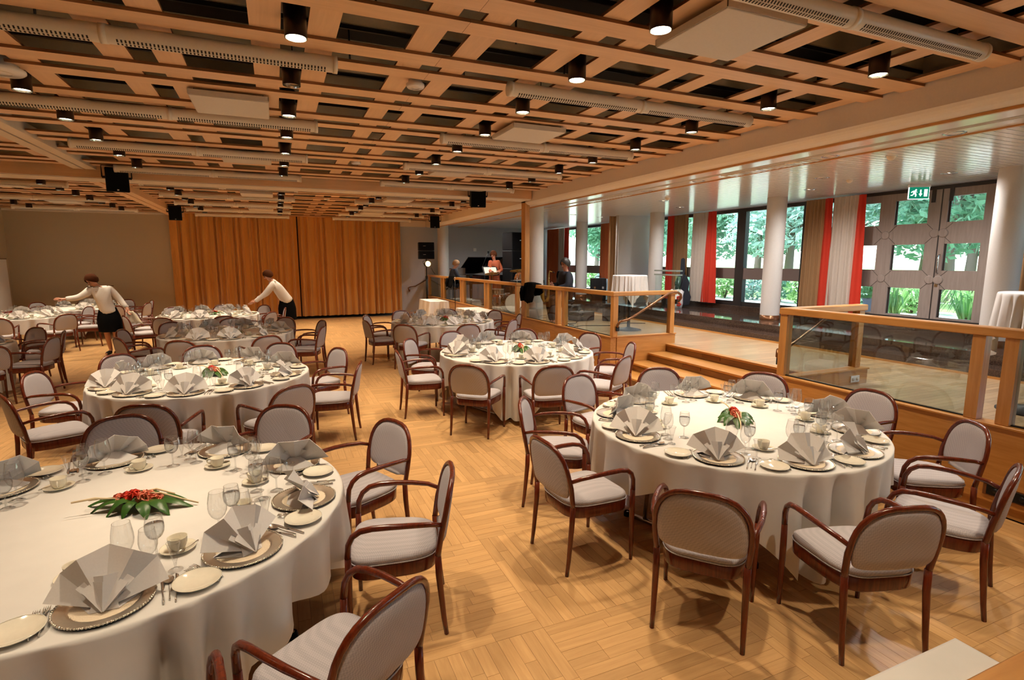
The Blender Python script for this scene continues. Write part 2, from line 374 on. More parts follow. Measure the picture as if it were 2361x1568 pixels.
MB().box((4.55, 19.965, 1.2), (4.56, 19.999, 1.3)).box((7.02, 19.965, 2.35), (7.14, 19.999, 2.47)).obj('trim_7', white_gloss, label='small wall switch on the grey wall above the pianist', cat='switch', kind='structure')

# ---- raised side: stage floor, fascia, steps
ZS, ZL = .53, .72
st = MB()
st.box((5.26, 7.75, .0), (8.18, 19.98, ZS-.02)).box((6.31, 4.2, 0), (8.18, 7.76, ZS-.02)).box((5.26, -3.9, 0), (8.18, 4.21, ZS-.02))
stage = st.obj('floor_stage', joint, label='raised wooden floor along the window side', cat='stage', kind='structure')
sm = MB()
y = -3.9
while y < 19.95:
    xs = 6.315 if 4.2 < y+.035 < 7.75 else 5.262
    x = xs
    while x < 8.17:
        x1 = min(x + rs.uniform(.7, 1.5), 8.178)
        if 8.178-x1 < .2: x1 = 8.178
        sm.box((x+.001, y+.001, ZS-.02), (x1-.001, min(y+.074, 19.98), ZS)); x = x1
    y += .075
sm.obj('stage_planks', stage_w, stage, kind='stuff')
fa = thing('stage_fascia', 'oak clad front of the raised floor with a flat ledge', 'fascia', (5.14, 7.65, 0), kind='structure')
def part(mb, name, mat, par, **kw):
    o = mb.obj(name, mat, par, **kw); o.matrix_parent_inverse = Matrix.Translation(-Vector(par.location)); return o
seams = [-3.9, -1.6, .75, 2.35, 4.29]
for a, b in zip(seams, seams[1:]): part(MB().box((5.14, a+.001, 0.09), (5.25, b-.001, ZL-.022)), 'panel', oak_y, fa)
seams = [7.66, 9.7, 11.75, 13.85, 15.95, 18.0, 19.97]
for a, b in zip(seams, seams[1:]): part(MB().box((5.14, a+.001, 0.09), (5.25, b-.001, ZL-.022)), 'panel', oak_y, fa)
part(MB().box((5.16, -3.9, 0), (5.25, 4.28, .088)), 'plinth', oak_y, fa); part(MB().box((5.16, 7.67, 0), (5.25, 19.97, .088)), 'plinth', oak_y, fa)
part(MB().box((5.125, -3.9, ZL-.02), (5.27, 4.30, ZL), c=.004), 'ledge', oak_y, fa); part(MB().box((5.125, 7.64, ZL-.02), (5.27, 19.97, ZL), c=.004), 'ledge', oak_y, fa)
for yy, s in ((4.18, 0), (7.65, 1)):
    part(MB().box((5.26, yy, 0), (6.50, yy+.11, ZL-.022)), 'cheek_panel', oak_x, fa)
    part(MB().box((5.275, yy-.012, ZL-.02), (6.515, yy+.122, ZL), c=.004), 'cheek_ledge', oak_x, fa)
steps = thing('staircase', 'wide oak steps up to the raised floor between two glass balustrades', 'stairs', (5.14, 4.3, 0), kind='structure')
for i in range(3):
    x = 5.14+.39*i; z = .1325*(i+1)
    part(MB().box((x-.015, 4.302, z-.03), (x+.39, 7.638, z), c=.003), 'tread', oak_y, steps)
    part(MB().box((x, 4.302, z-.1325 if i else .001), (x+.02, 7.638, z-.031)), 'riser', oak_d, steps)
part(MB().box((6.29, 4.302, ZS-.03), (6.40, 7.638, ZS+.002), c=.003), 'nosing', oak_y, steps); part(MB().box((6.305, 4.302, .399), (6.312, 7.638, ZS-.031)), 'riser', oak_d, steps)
for i in range(4):
    x = 5.14+.39*i-.006; z = .1325*i+.045
    part(MB().box((x if i < 3 else 6.299, 6.35+.0*i, z), ((x+.005) if i < 3 else 6.304, 6.75, z+.05)), 'vent_grille', bronze, steps)
gs = thing('granite_steps', 'polished brown granite steps and platform before the windows', 'steps', (8.18, 0, ZS), kind='structure')
def slabrow(x0, x1, z0, z1, name='slab', L=1.5):
    y = -3.9
    while y < 19.9:
        part(MB().box((x0, y+.001, z0), (x1, min(y+L, 19.97)-.001, z1), c=.004), name, gran, gs); y += L
slabrow(8.18, 8.56, 0, .65); slabrow(8.54, 10.32, .0, .79, L=2.4)
slabrow(10.32, 10.62, .0, .90, 'curb', L=1.5)
part(MB().box((8.165, -3.9, ZS), (8.179, 19.97, ZS+.03)), 'base_strip', oak_y, gs)

# ---- side ceiling
sc_ = MB().box((5.45, -3.9, 3.27), (6.42, 19.98, 3.33)).box((6.42, -3.9, 3.285), (10.5, 19.98, 3.33), 1).obj('ceiling_side', [white_gloss, dark], label='glossy white ceiling over the raised window side', cat='ceiling', kind='structure')
for a, b in zip(range(-4, 20, 2), range(-2, 22, 2)):
    if b > 19.9: b = 19.97
    MB().box((5.456, a+.002, 3.25), (6.02, b-.002, 3.269)).obj('panel', white_gloss, sc_)
for k in range(4): MB().box((6.03+.026*k, -3.9, 3.247), (6.045+.026*k, 13.0, 3.269)).obj('slot_blade', panel_m, sc_)
for a, b in ((-3.9, 13.0),): MB().box((6.14, a, 3.25), (6.385, b, 3.269)).obj('service_strip', white_gloss, sc_)
MB().box((6.02, 13.0, 3.25), (6.385, 19.97, 3.269)).obj('service_strip', white_gloss, sc_)
MB().box((6.385, -3.9, 3.235), (6.425, 11.6, 3.269)).obj('edge_strip', oak_y, sc_); MB().box((6.385, 13.2, 3.235), (6.425, 19.9, 3.269)).obj('edge_strip', oak_y, sc_)
for y0 in (.9, 4.9, 8.9):
    g = MB().box((6.16, y0, 3.243), (6.37, y0+1.5, 3.2495))
    o = g.obj('grille', panel_m, sc_)
    gl = MB()
    for i in range(14): gl.box((6.175, y0+.05+.1*i, 3.236), (6.355, y0+.09+.1*i, 3.2425))
    gl.obj('louvre', white_gloss, o)
sl = MB(); y = -3.9
while y < 19.9:
    sl.box((6.43, y, 3.25), (9.35, y+.086, 3.2845)); sl.box((9.352, y, 3.25), (10.49, y+.086, 3.2845)); y += .1
sl.obj('ceiling_slats', white_gloss, sc_, kind='stuff')

# ---- columns
def column(x, y, z0, z1, r, label):
    c = thing('column', label, 'column', (x, y, z0), kind='structure')
    MB().lathe([(r, .0 if z0 < .6 else .10), (r, z1-z0)], 40).obj('shaft', colm, c)
    if z0 > .6: MB().lathe([(r+.004, 0), (r+.004, .10), (r-.01, .10)], 40).obj('base_ring', bronze, c)
    return c
column(5.62, 11.62, ZS, 3.27, .20, 'white round column behind the draped black coat')
column(5.62, 19.3, ZS, 3.27, .20, 'white round column beside the pianist at the far end')
for y, l in ((4.25, 'white round column right of the wooden double door'), (8.10, 'white round column between door curtains and granite steps'), (11.85, 'white round column beside the white partition'), (15.7, 'white round column by the far window and black case')):
    column(9.31, y, .79, 3.25, .185, l)
MB().box((5.14, 11.14, ZL), (5.25, 11.34, 3.46), c=.004).obj('trim_8', oak_z, label='tall wooden post rising from the ledge to the ceiling', cat='post', kind='structure')
pw = MB().box((8.86, 12.95, ZS), (10.3, 13.12, 3.25)).obj('wall_partition', colm, label='white woven textured partition beside a round column', cat='partition', kind='structure')
MB().box((9.95, 12.94, ZS), (9.965, 12.951, 3.25)).obj('seam', dark_metal, pw)

# ---- window wall and doors
XW = 10.40
wl = thing('window_1', 'long window wall with dark frames facing the garden', 'window', (XW, 12, .9), kind='structure')
muls = [7.22, 8.30, 10.04, 12.47, 14.15, 16.0, 17.95, 19.9]
for i, y in enumerate(muls):
    w = .13 if abs(y-10.04) < .1 else .055
    part(MB().box((XW, y-w, .90), (XW+.12, y+w, 3.25)), 'mullion', frame_m, wl)
for a, b in zip(muls, muls[1:]):
    a += .055; b -= .055
    if abs(a-10.095) < .01: a += .075
    if abs(b-9.985) < .01: b -= .075
    part(MB().box((XW+.01, a, .90), (XW+.11, b, 1.00)), 'bottom_rail', frame_m, wl)
    part(MB().box((XW+.01, a, 1.55), (XW+.11, b, 1.82)), 'spandrel', spandrel_m, wl)
    part(MB().box((XW+.01, a, 3.16), (XW+.11, b, 3.25)), 'head_rail', frame_m, wl)
    part(MB().box((XW+.05, a, 1.0), (XW+.056, b, 1.55)), 'pane', pane_m, wl)
    part(MB().box((XW+.05, a, 1.82), (XW+.056, b, 3.16)), 'pane', pane_m, wl)
w2 = thing('window_2', 'unseen window bays right of the door, added for daylight', 'window', (XW, 0, .9), kind='structure')  # carries the window wall on out of view, added to bring in more daylight
for y in (-3.95, -2.0, -.1, 1.8, 3.4): part(MB().box((XW, y-.05, .90), (XW+.12, y+.05, 3.25)), 'mullion', frame_m, w2)
for a, b in ((-3.9, -2.05), (-1.95, -.15), (-.05, 1.75), (1.85, 3.35)):
    part(MB().box((XW+.01, a, .90), (XW+.11, b, 1.0)), 'bottom_rail', frame_m, w2); part(MB().box((XW+.01, a, 1.55), (XW+.11, b, 1.82)), 'spandrel', spandrel_m, w2); part(MB().box((XW+.01, a, 3.16), (XW+.11, b, 3.25)), 'head_rail', frame_m, w2)
    part(MB().box((XW+.05, a, 1.0), (XW+.056, b, 1.55)), 'pane', pane_m, w2); part(MB().box((XW+.05, a, 1.82), (XW+.056, b, 3.16)), 'pane', pane_m, w2)
MB().box((XW-.1, 3.45, .0), (XW+.15, 4.62, 3.27)).obj('wall_right', wallg, label='wall right of the wooden door behind a curtain', cat='wall', kind='structure')
MB().box((XW-.02, -4.0, 3.24), (XW+.15, 20.0, 4.15)).obj('wall_lintel', wallg, label='lintel wall over windows and door', cat='wall', kind='structure')
def door_leaf(name, y0, y1, cols, label, handle=None, yellow=False):
    d = thing(name, label, 'door', (XW, (y0+y1)/2, .82), kind='structure')
    rows = [(1.03, 1.51), (1.83, 2.28), (2.64, 3.06)]
    z0, z1 = .83, 3.19
    ys = [y0] + [v for c in sorted(cols) for v in c] + [y1]
    for i in range(0, len(ys), 2):
        part(MB().box((XW-.03, ys[i], z0), (XW+.05, ys[i+1], z1)), 'stile', doorw, d)
    zs = [z0] + [v for r in rows for v in r] + [z1]
    for c in cols:
        for i in range(0, len(zs), 2):
            part(MB().box((XW-.026, c[0], zs[i]), (XW+.05, c[1], zs[i+1])), 'rail', doorw, d)
        for r in rows:
            part(MB().box((XW+.01, c[0], r[0]), (XW+.016, c[1], r[1])), 'pane', pane_m, d)
            part(MB().box((XW-.004, c[1]-.03, r[0]), (XW+.008, c[1], r[1])), 'glazing_bead', frame_m, d)
    mids = [(ys[i]+ys[i+1])/2 if 0 < i < len(ys)-2 else (ys[i] if i else ys[0]) for i in range(0, len(ys), 2)]
    if len(mids): mids[-1] = ys[-1]
    bl = MB()
    for m in mids:
        for zz in ((1.51+1.83)/2, (2.28+2.64)/2):
            yel = yellow and m == min(mids)
            M = Matrix.Translation((XW-.031, min(max(m, y0+.06), y1-.06), zz)) @ Matrix.Rotation(-pi/2, 4, 'Y')
            part(MB().lathe([(.075, 0), (.075, .006), (.06, .008), (.001, .008)], 20, 0, M), 'boss', [gold if yel else doorw], d)
            for s1 in (-1, 1):
                for s2 in (-1, 1):
                    a = Vector((XW-.0335, m+s1*.07, zz+s2*.05)); b = Vector((XW-.0335, m+s1*.19, zz+s2*.165))
                    if y0 < b.y < y1: bl.tube([a, b], .003, 4)
    part(bl, 'mitre_joint', frame_m, d)
    if handle:
        hy = handle
        part(MB().tube([(XW-.03, hy, 1.78), (XW-.07, hy, 1.80), (XW-.07, hy, 2.08), (XW-.03, hy, 2.10)], .012, 8), 'handle', chrome, d)
        part(MB().box((XW-.036, hy-.02, 1.55), (XW-.03, hy+.03, 1.65)), 'lock_plate', chrome, d)
    return d
door_leaf('door_1', 5.705, 7.2, [(5.90, 6.45), (6.72, 7.1)], 'grey brown wooden door leaf with small square panes, left of the pair')
door_leaf('door_2', 4.72, 5.69, [(5.08, 5.60)], 'grey brown wooden door leaf with yellow bosses, right of the pair', handle=5.645, yellow=True)
dh = MB().box((XW-.05, 4.62, 3.19), (XW+.1, 7.16, 3.245)).obj('trim_9', frame_m, label='dark head rail above the wooden double door', cat='trim', kind='structure')
MB().box((XW-.0325, 5.688, .83), (XW+.04, 5.707, 3.19)).obj('gap_shade_strip', frame_m, dh)  # dark strip painted in for the shaded gap between the two leaves
for y in (5.83, 5.56): MB().box((XW-.045, y-.03, 2.98), (XW-.031, y+.03, 3.20)).obj('bolt', frame_m, dh)
MB().box((XW-.07, 4.7, .901), (XW-.035, 7.2, 1.0)).obj('trim_10', frame_m, label='dark kick board along the foot of the wooden door', cat='trim', kind='structure')

# ================================================================== GARDEN
MB().box((10.62, -30, .55), (14.5, 60, .78)).obj('pavement', pave, label='pale paving outside the door and windows', cat='pavement', kind='structure')
MB().box((14.5, -60, .5), (140, 110, .77)).obj('lawn', lawn, label='sunlit lawn beyond the windows', cat='lawn', kind='structure')
MB().box((17.5, -30, .70), (23, 70, .79)).obj('path', pave, label='bright path crossing the lawn under the trees', cat='path', kind='structure')
def leaf_cloud(mb, c, r, n, size, rnd, mi=0, hollow=.55):
    for _ in range(n):
        while True:
            p = Vector((rnd.uniform(-1, 1), rnd.uniform(-1, 1), rnd.uniform(-1, 1)))
            if hollow < p.length < 1: break
        q = Vector((c[0]+p.x*r[0], c[1]+p.y*r[1], c[2]+p.z*r[2]))
        a = Vector((rnd.gauss(0, 1), rnd.gauss(0, 1), rnd.gauss(0, 1))).normalized(); b = a.orthogonal().normalized()
        s = size*rnd.uniform(.6, 1.4); a *= s; b *= s*.45
        mb.add([q-a, q+b*1, q+a, q-b*1], [[0, 1, 2, 3]], mi)
def tree(x, y, h, cr, mat, label, rnd, n=2600, low=.25):  # crown of loose leaves round a branching trunk
    t = thing('garden_tree', label, 'tree', (x, y, .77), rnd.uniform(0, 6), group='trees beyond the windows')
    tk = MB().tube([(0, 0, 0), (.1, .05, h*.3), (.0, .1, h*.6), (.1, 0, h*.9)], [.17, .13, .09, .03], 8)
    br = []
    for k in range(7):
        a = rnd.uniform(0, 6.28); z = h*rnd.uniform(.3, .75); L = cr*rnd.uniform(.5, .85)
        tip = (cos(a)*L, sin(a)*L, z+L*.45); tk.tube([(.05, .05, z), (tip[0]*.5, tip[1]*.5, z+L*.28), tip], [.06, .035, .012], 6); br.append(tip)
    tk.obj('trunk', bark, t)
    cm = MB()
    for k in range(11):
        a = rnd.uniform(0, 6.28); d = rnd.uniform(0, .75)*cr; z = rnd.uniform(low, .95)*h
        leaf_cloud(cm, (cos(a)*d, sin(a)*d, z), (cr*.55, cr*.55, h*.13), n//11, .13, rnd)
    cm.obj('crown', mat, t, kind='stuff')
    return t
rg = random.Random(5)
TREES = {}
def plant_tree(x, y, sc, kind, label):
    if kind not in TREES:
        t = tree(x, y, 6.5, 2.5, (fol1, fol3, fol2)[kind], label, rg, n=8000, low=.26); TREES[kind] = reg(t)
    else: t = dup(TREES[kind], (x, y, .77), rg.uniform(0, 6.28), label)
    t.scale = (sc, sc, sc)
kinds = ['dense green', 'pale leafed', 'bright yellow green']
where = [(17.5, 4.6, 1), (17.8, 9.4, 0), (17.2, 14.3, 1), (18.2, 19.2, 0), (17.4, 24.2, 2), (18.4, 29.3, 0), (24.0, 2.4, 0), (24.3, 7.2, 0), (24.2, 12.1, 0), (24.4, 17.0, 1), (24.1, 22.0, 0), (24.5, 27.0, 0), (24.3, 32.2, 0), (24.6, 37.4, 1), (31.0, 5.2, 0), (31.2, 11.4, 0), (31.0, 17.6, 0), (31.3, 23.8, 0), (31.2, 30.0, 0), (31.1, 36.4, 0), (31.0, 43.0, 0), (24.4, -2.6, 0), (31.0, -1.2, 0)]
nth = 'first second third fourth fifth sixth seventh eighth ninth tenth'.split()
cnt = {}
for x, y, k in where:
    row = 'nearest' if x < 20 else 'middle' if x < 27 else 'farthest'; cnt[row] = cnt.get(row, 0)+1
    plant_tree(x, y, 1.0 if x < 20 else 1.12 if x < 27 else 1.35, k, '%s tree outside the windows, %s of the %s row' % (kinds[k], nth[cnt[row]-1], row))
def shrub(x, y, r, h, mat, label, rnd, n=420):
    s = thing('garden_shrub', label, 'shrub', (x, y, .775), 0, group='shrubs outside the windows')
    sm_ = MB()
    for k in range(5): a = rnd.uniform(0, 6.28); sm_.tube([(0, 0, 0), (cos(a)*r*.3, sin(a)*r*.3, h*.4), (cos(a)*r*.6, sin(a)*r*.6, h*.75)], [.02, .014, .006], 5)
    sm_.obj('stem', bark, s)
    c = MB(); leaf_cloud(c, (0, 0, h*.5), (r, r, h*.5), n, .085, rnd, hollow=.3); c.obj('foliage', mat, s, kind='stuff')
for i in range(16):
    y = 7.9 + i*.95
    shrub(13.6+rg.uniform(-.2, .2), y, .45, rg.uniform(.7, 1.0), (fol2, fol1, fol3)[i % 3], 'leafy shrub of the bed along the windows, %s from the door' % ('nearest second third fourth fifth sixth seventh eighth ninth tenth eleventh twelfth thirteenth fourteenth fifteenth sixteenth'.split()[i]), rg)
def lily(x, y, label, rnd):
    s = thing('lily_clump', label, 'plant', (x, y, .78), 0, group='lily clumps outside the door')
    m = MB()
    for k in range(70):
        a = rnd.uniform(0, 6.28); L = rnd.uniform(.4, .8); hh = rnd.uniform(.45, .75); w = .018
        d = Vector((cos(a), sin(a), 0)); n = Vector((-sin(a), cos(a), 0))*w; b = d*rnd.uniform(0, .12)
        pts = [b, b+d*L*.35+Vector((0, 0, hh*.8)), b+d*L*.7+Vector((0, 0, hh*.85)), b+d*L+Vector((0, 0, hh*.4))]
        ws = [1, 1, .8, .05]
        m.add([tuple(p+n*q*sg) for p, q in zip(pts, ws) for sg in (-1, 1)], [[2*i, 2*i+1, 2*i+3, 2*i+2] for i in range(3)])
    m.obj('blade', fol2, s, kind='stuff'); MB().lathe([(.12, 0), (.06, .08)], 8, 0, None, True, (True, True)).obj('root_crown', bark, s)
for x, y, l in ((12.7, 4.9, 'long leaved lily clump outside the right door leaf'), (12.7, 6.3, 'long leaved lily clump between the two door leaves'), (12.7, 7.7, 'long leaved lily clump outside the left door leaf'), (14.1, 5.6, 'lily clump in the second row outside the door'), (14.1, 7.0, 'lily clump in the second row left of the seam')): lily(x, y, l, rg)
pot = thing('plant_pot', 'grey pot standing outside the left door leaf panes', 'pot', (12.0, 7.75, .78)); MB().lathe([(.001, .01), (.13, 0), (.19, .36), (.21, .36), (.21, .40), (.18, .40), (.17, .3), (.001, .3)], 20).obj('bowl', wallg, pot)
pf = MB(); leaf_cloud(pf, (0, 0, .55), (.3, .3, .22), 160, .07, rg, hollow=.2); pf.obj('foliage', fol2, pot, kind='stuff')

# ================================================================== CEILING FITTINGS
def lamp(x, y, on, label, first=[None, None]):
    i = 0 if on else 1
    loc = (x, y, 3.362)
    if first[i] is None:
        t = thing('ceiling_spotlight', label, 'lamp', loc, group='ceiling spotlights of the hall')
        MB().lathe([(.067, 0), (.067, .24), (.0, .24)], 24).lathe([(.0665, 0), (.063, .0)], 24).obj('can', can_m, t)
        rf = MB().lathe([(.063, .0), (.060, .03), (.045, .07), (.025, .085)], 24).obj('reflector', refl_m, t)
        MB().lathe([(.001, .012), (.045, .014), (.056, .020), (.001, .022)], 20).obj('bulb', bulb_m if on else bulb_off, rf)
        first[i] = reg(t)
    else: t = dup(first[i], loc, 0, label)
    if on:
        ld = LAMPS.get('d')
        if ld is None:
            ld = bpy.data.lights.new('spot_light', 'SPOT'); ld.energy = LAMP_W; ld.spot_size = radians(76); ld.spot_blend = .8; ld.shadow_soft_size = .045; ld.color = (1, .80, .55); LAMPS['d'] = ld
        lo = bpy.data.objects.new('spot_light', ld); COL.objects.link(lo); lo.parent = t; lo.location = (0, 0, -.012)
LAMPS = {}
lx = [-5.805, -3.805, -1.805, .195, 2.195, 4.195]
ly = [-1.17, .83, 2.83, 3.82, 4.82, 5.82, 6.82, 7.82, 8.82, 9.82] + [12.6, 13.54, 14.48, 15.42, 16.36, 17.3, 18.2]
rown = 'behind-camera overhead first second third fourth fifth sixth seventh eighth'.split() + 'first second third fourth fifth sixth seventh'.split()
coln = ['far left', 'second left', 'third left', 'middle', 'fifth', 'rightmost']
off = {(3, 4), (2, 9), (4, 9), (3, 9), (5, 8)}
for ci, x in enumerate(lx):
    for ri, y in enumerate(ly):
        if ci < 2 and (ri < 3 or ri % 2): 
            if ri < 10: continue
        if ci == 2 and ri in (3, 4): continue
        where = 'near side' if ri < 10 else 'far side'
        lamp(x, y, (ci, ri) not in off, '%s dark cylinder lamp of the %s row, %s of cross beam' % (rown[ri], coln[ci], where) if (ci, ri) not in off else 'unlit %s dark cylinder lamp of the %s row, %s of cross beam' % (rown[ri], coln[ci], where))

def duct(x0, x1, y, label, first={}):
    L = x1-x0
    t = thing('air_duct', label, 'air duct', (x0, y, 3.402), group='white air ducts under the ceiling')
    R = .055
    M = Matrix.Rotation(pi/2, 4, 'Y')
    a0, a1 = radians(20), radians(80)
    for i, (a, b) in enumerate(((.03, L/2-.02), (L/2+.02, L-.03))):
        m = MB(); n = 36
        m.lathe([(R, a), (R, b)], n, 0, M); m.obj('tube', white_tube, t)
        g = MB(); ns = int((b-a-.08)/.022)
        for k in range(ns):
            u = a+.05+k*.022
            for ang in (-66, -40):
                c = radians(ang-10); yy, zz = -cos(c)*(R+.0012), sin(c)*(R+.0012)
                dy, dz = -sin(c)*.010, -cos(c)*.010
                g.add([(u, yy-dy, zz-dz), (u+.010, yy-dy, zz-dz), (u+.010, yy+dy, zz+dz), (u, yy+dy, zz+dz)], [[0, 1, 2, 3]])
        g.obj('air_slots', dark, t, kind='stuff')
    for u0, u1 in ((0, .032), (L/2-.02, L/2+.02), (L-.032, L)):
        MB().lathe([(0, u0), (R+.004, u0), (R+.004, u1), (0, u1)], 32, 0, M).obj('collar', white_tube, t)
    for u in (.3, L-.3): MB().tube([(u, 0, R-.005), (u, 0, .15)], .004, 5).obj('hanger', dark_metal, t)
ordn = 'first second third fourth fifth sixth seventh eighth ninth tenth'.split()
for i, y in enumerate((2.33, 4.33, 6.33, 8.33, 10.33)):
    duct(-2.2 if i > 1 else -2.3, .49, y, 'white slotted air duct left of the middle lamps, %s from the camera' % ordn[i])
    duct(1.84, 4.5, y, 'white slotted air duct right of the middle lamps, %s from the camera' % ordn[i])
for i, y in enumerate((11.98, 13.86, 15.74, 17.62, 19.5)):
    duct(-2.2, .49, y, 'white slotted air duct over the curtain side left part, %s past the beam' % ordn[i])
    duct(1.84, 4.5, y, 'white slotted air duct over the curtain side right part, %s past the beam' % ordn[i])
for i, y in enumerate((10.33, 12.9, 15.74, 18.6)):
    duct(-6.3, -3.5 if i else -3.9, y, 'white slotted air duct in the left bay, %s from the camera' % ordn[i])

def sound_panel(x, y, label):
    t = thing('ceiling_panel', label, 'panel', (x, y, 3.41), group='grey square panels hung under the ceiling')
    MB().box((-.31, -.31, -.02), (.31, .31, .012), c=.003).obj('board', panel_m, t)
    MB().box((-.315, -.315, -.012), (-.311, .315, .03)).box((.311, -.315, -.012), (.315, .315, .03)).box((-.315, -.315, -.012), (.315, -.311, .03)).box((-.315, .311, -.012), (.315, .315, .03)).obj('edge_frame', panel_m, t)
    for sx in (-1, 1):
        for sy in (-1, 1): MB().tube([(sx*.27, sy*.27, .012), (sx*.27, sy*.27, .06)], .003, 5).obj('hook', dark_metal, t)
for x, y, l in ((2.70, 2.81, 'large grey square ceiling panel nearest the camera at upper right'), (-.29, 5.83, 'grey square ceiling panel left of the middle lamp row, nearest one'), (2.70, 5.78, 'grey square ceiling panel between right lamp rows, second from camera'), (-.29, 8.68, 'grey square ceiling panel left of the middle lamps, second one'), (2.70, 8.70, 'grey square ceiling panel between right lamp rows, third from camera'),
                (-.29, 13.2, 'grey square ceiling panel just past the cross beam on the left'), (2.75, 13.2, 'grey square ceiling panel just past the cross beam on the right'), (-.29, 17.0, 'grey square ceiling panel nearest the curtain on the left'), (2.75, 17.0, 'grey square ceiling panel nearest the curtain on the right'), (-4.6, 13.3, 'grey square ceiling panel in the left bay past the beam'), (-4.6, 16.6, 'grey square ceiling panel nearest the beige end wall')):
    sound_panel(x, y, l)
def detector(x, y, z, r, label):
    t = thing('smoke_detector', label, 'detector', (x, y, z))
    MB().lathe([(.001, 0), (r*.9, 0), (r, .012), (r, .03), (r*.75, .045), (r*.7, .14), (.001, .14)], 24).obj('housing', white_gloss, t)
    MB().lathe([(r*.45, -.004), (r*.5, .001)], 16).obj('sensor_ring', panel_m, t)
detector(1.15, 4.68, 3.42, .075, 'white round loudspeaker in a small ceiling opening'); detector(1.19, 8.65, 3.43, .07, 'small white round loudspeaker farther along the ceiling'); detector(1.2, 13.9, 3.43, .07, 'small white round loudspeaker past the cross beam')
detector(-1.82, 5.50, 3.40, .15, 'big white round device at the upper left edge')
def downlight(x, y, label):
    t = thing('downlight', label, 'lamp', (x, y, 3.249), group='recessed downlights of the white ceiling')
    MB().lathe([(.075, .0), (.085, -.004), (.10, -.002), (.10, .001)], 28).obj('trim_ring', chrome, t)
    MB().lathe([(.075, 0), (.05, .012), (.001, .014)], 24).obj('reflector', refl_m, t)
    MB().lathe([(.03, .006), (.001, .003)], 12).obj('bulb', bulb_m, t)
    dd = LAMPS.get('w')
    if dd is None: dd = bpy.data.lights.new('down_light', 'SPOT'); dd.energy = DOWN_W; dd.spot_size = radians(165); dd.spot_blend = 1; dd.shadow_soft_size = .06; dd.color = (1, .94, .88); LAMPS['w'] = dd
    lo = bpy.data.objects.new('down_light', dd); COL.objects.link(lo); lo.parent = t; lo.location = (0, 0, -.015)
for x, y, l in ((6.26, 3.40, 'nearest downlight in the strip beside the grille'), (6.26, 4.72, 'second downlight in the strip beside the grille'), (6.26, 6.97, 'third downlight in the strip by the long slot'), (6.26, 8.3, 'fourth downlight in the strip by the long slot'), (9.0, 4.9, 'downlight between exit sign and right column'), (7.75, 5.95, 'downlight in the ribbed ceiling before the curtains'), (8.8, 6.98, 'downlight in the ribbed ceiling near the red curtain'), (7.6, 9.5, 'downlight in the ribbed ceiling before the partition'), (8.9, 10.5, 'downlight near the column by the partition'), (8.7, 13.7, 'downlight beyond the white partition'), (7.6, 13.3, 'downlight over the band area'), (6.2, 15.5, 'downlight over the drums'), (6.26, 10.2, 'fifth downlight in the strip above the cable crate'), (6.26, 17.3, 'farthest downlight over the piano')):
    downlight(x, y, l)
for x, y, r, l in ((6.9, 4.4, .05, 'cream smoke detector on the ribbed ceiling left of the exit sign'), (8.3, 5.9, .05, 'small white detector on the ribbed ceiling by the red curtain'), (7.3, 9.0, .05, 'small detector on the ribbed ceiling near the partition'), (6.2, 5.2, .085, 'flat round cover in the ceiling strip')):
    t = thing('ceiling_detector', l, 'detector', (x, y, 3.2495)); MB().lathe([(r, 0), (r, -.012), (r*.8, -.035), (r*.4, -.05), (.001, -.05)] if r < .08 else [(r, 0), (r, -.008), (.001, -.008)], 20).obj('housing', paint, t); MB().lathe([(r+.012, 0), (r+.012, -.006), (r, -.006)], 20).obj('base', white_gloss, t)
def wall_speaker(x, y, z, rz, label):
    t = thing('hanging_loudspeaker', label, 'loudspeaker', (x, y, z), rz, group='black loudspeakers under the ceiling')
    M = Matrix.Rotation(radians(10), 4, 'X')
    cabn = MB().box((-.15, -.13, -.36), (.15, .14, .0), M=M, c=.012).obj('cabinet', black, t)
    MB().box((-.14, -.137, -.345), (.14, -.131, -.012), M=M).obj('grille', blackcloth, cabn)
    MB().box((-.013, -.141, -.335), (.013, -.1375, -.315), M=M).obj('badge', chrome, cabn)
    MB().tube([(-.19, .02, -.15), (.19, .02, -.15)], .018, 8).tube([(-.19, .02, -.15), (-.19, .02, .03), (.19, .02, .03), (.19, .02, -.15)], .01, 6).obj('bracket', black, t)
wall_speaker(-2.2, 10.45, 3.43, radians(12), 'large black loudspeaker hung left below the cross beam'); wall_speaker(3.78, 10.45, 3.42, radians(-13), 'black loudspeaker hung right below the cross beam')
wall_speaker(-2.36, 16.9, 3.42, radians(8), 'black loudspeaker hung by the left end of the orange curtain'); wall_speaker(4.75, 17.2, 3.40, radians(-15), 'black loudspeaker hung above the lamp stand')

# ---- exit sign
ex = thing('exit_sign', 'green emergency exit sign with running man, arrow and door', 'sign', (9.85, 5.78, 3.25), radians(-32))
MB().box((-.16, -.03, -.05), (.16, .03, 0), c=.004).obj('mount', white_gloss, ex)
MB().box((-.15, -.012, -.235), (.15, .012, -.05)).obj('plate', green_s, ex)
MB().box((-.155, -.013, -.24), (-.15, .013, -.05)).box((.15, -.013, -.24), (.155, .013, -.05)).box((-.155, -.013, -.243), (.155, .013, -.2355)).obj('frame', white_e, ex)
pg = MB()
def flat(pts): pg.add([(x, -.0135, z) for x, z in pts], [list(range(len(pts)))])
flat([(.075, -.20), (.125, -.20), (.125, -.085), (.075, -.085)])
flat([(.013, -.09), (.033, -.09), (.033, -.155), (.05, -.155), (.023, -.20), (-.004, -.155), (.013, -.155)])
flat([(-.05+.014*cos(a*pi/5), -.095+.014*sin(a*pi/5)) for a in range(10)])
flat([(-.085, -.105), (-.06, -.105), (-.045, -.15), (-.065, -.165), (-.09, -.14)]); flat([(-.065, -.15), (-.045, -.15), (-.035, -.175), (-.045, -.205), (-.06, -.2), (-.055, -.178)])
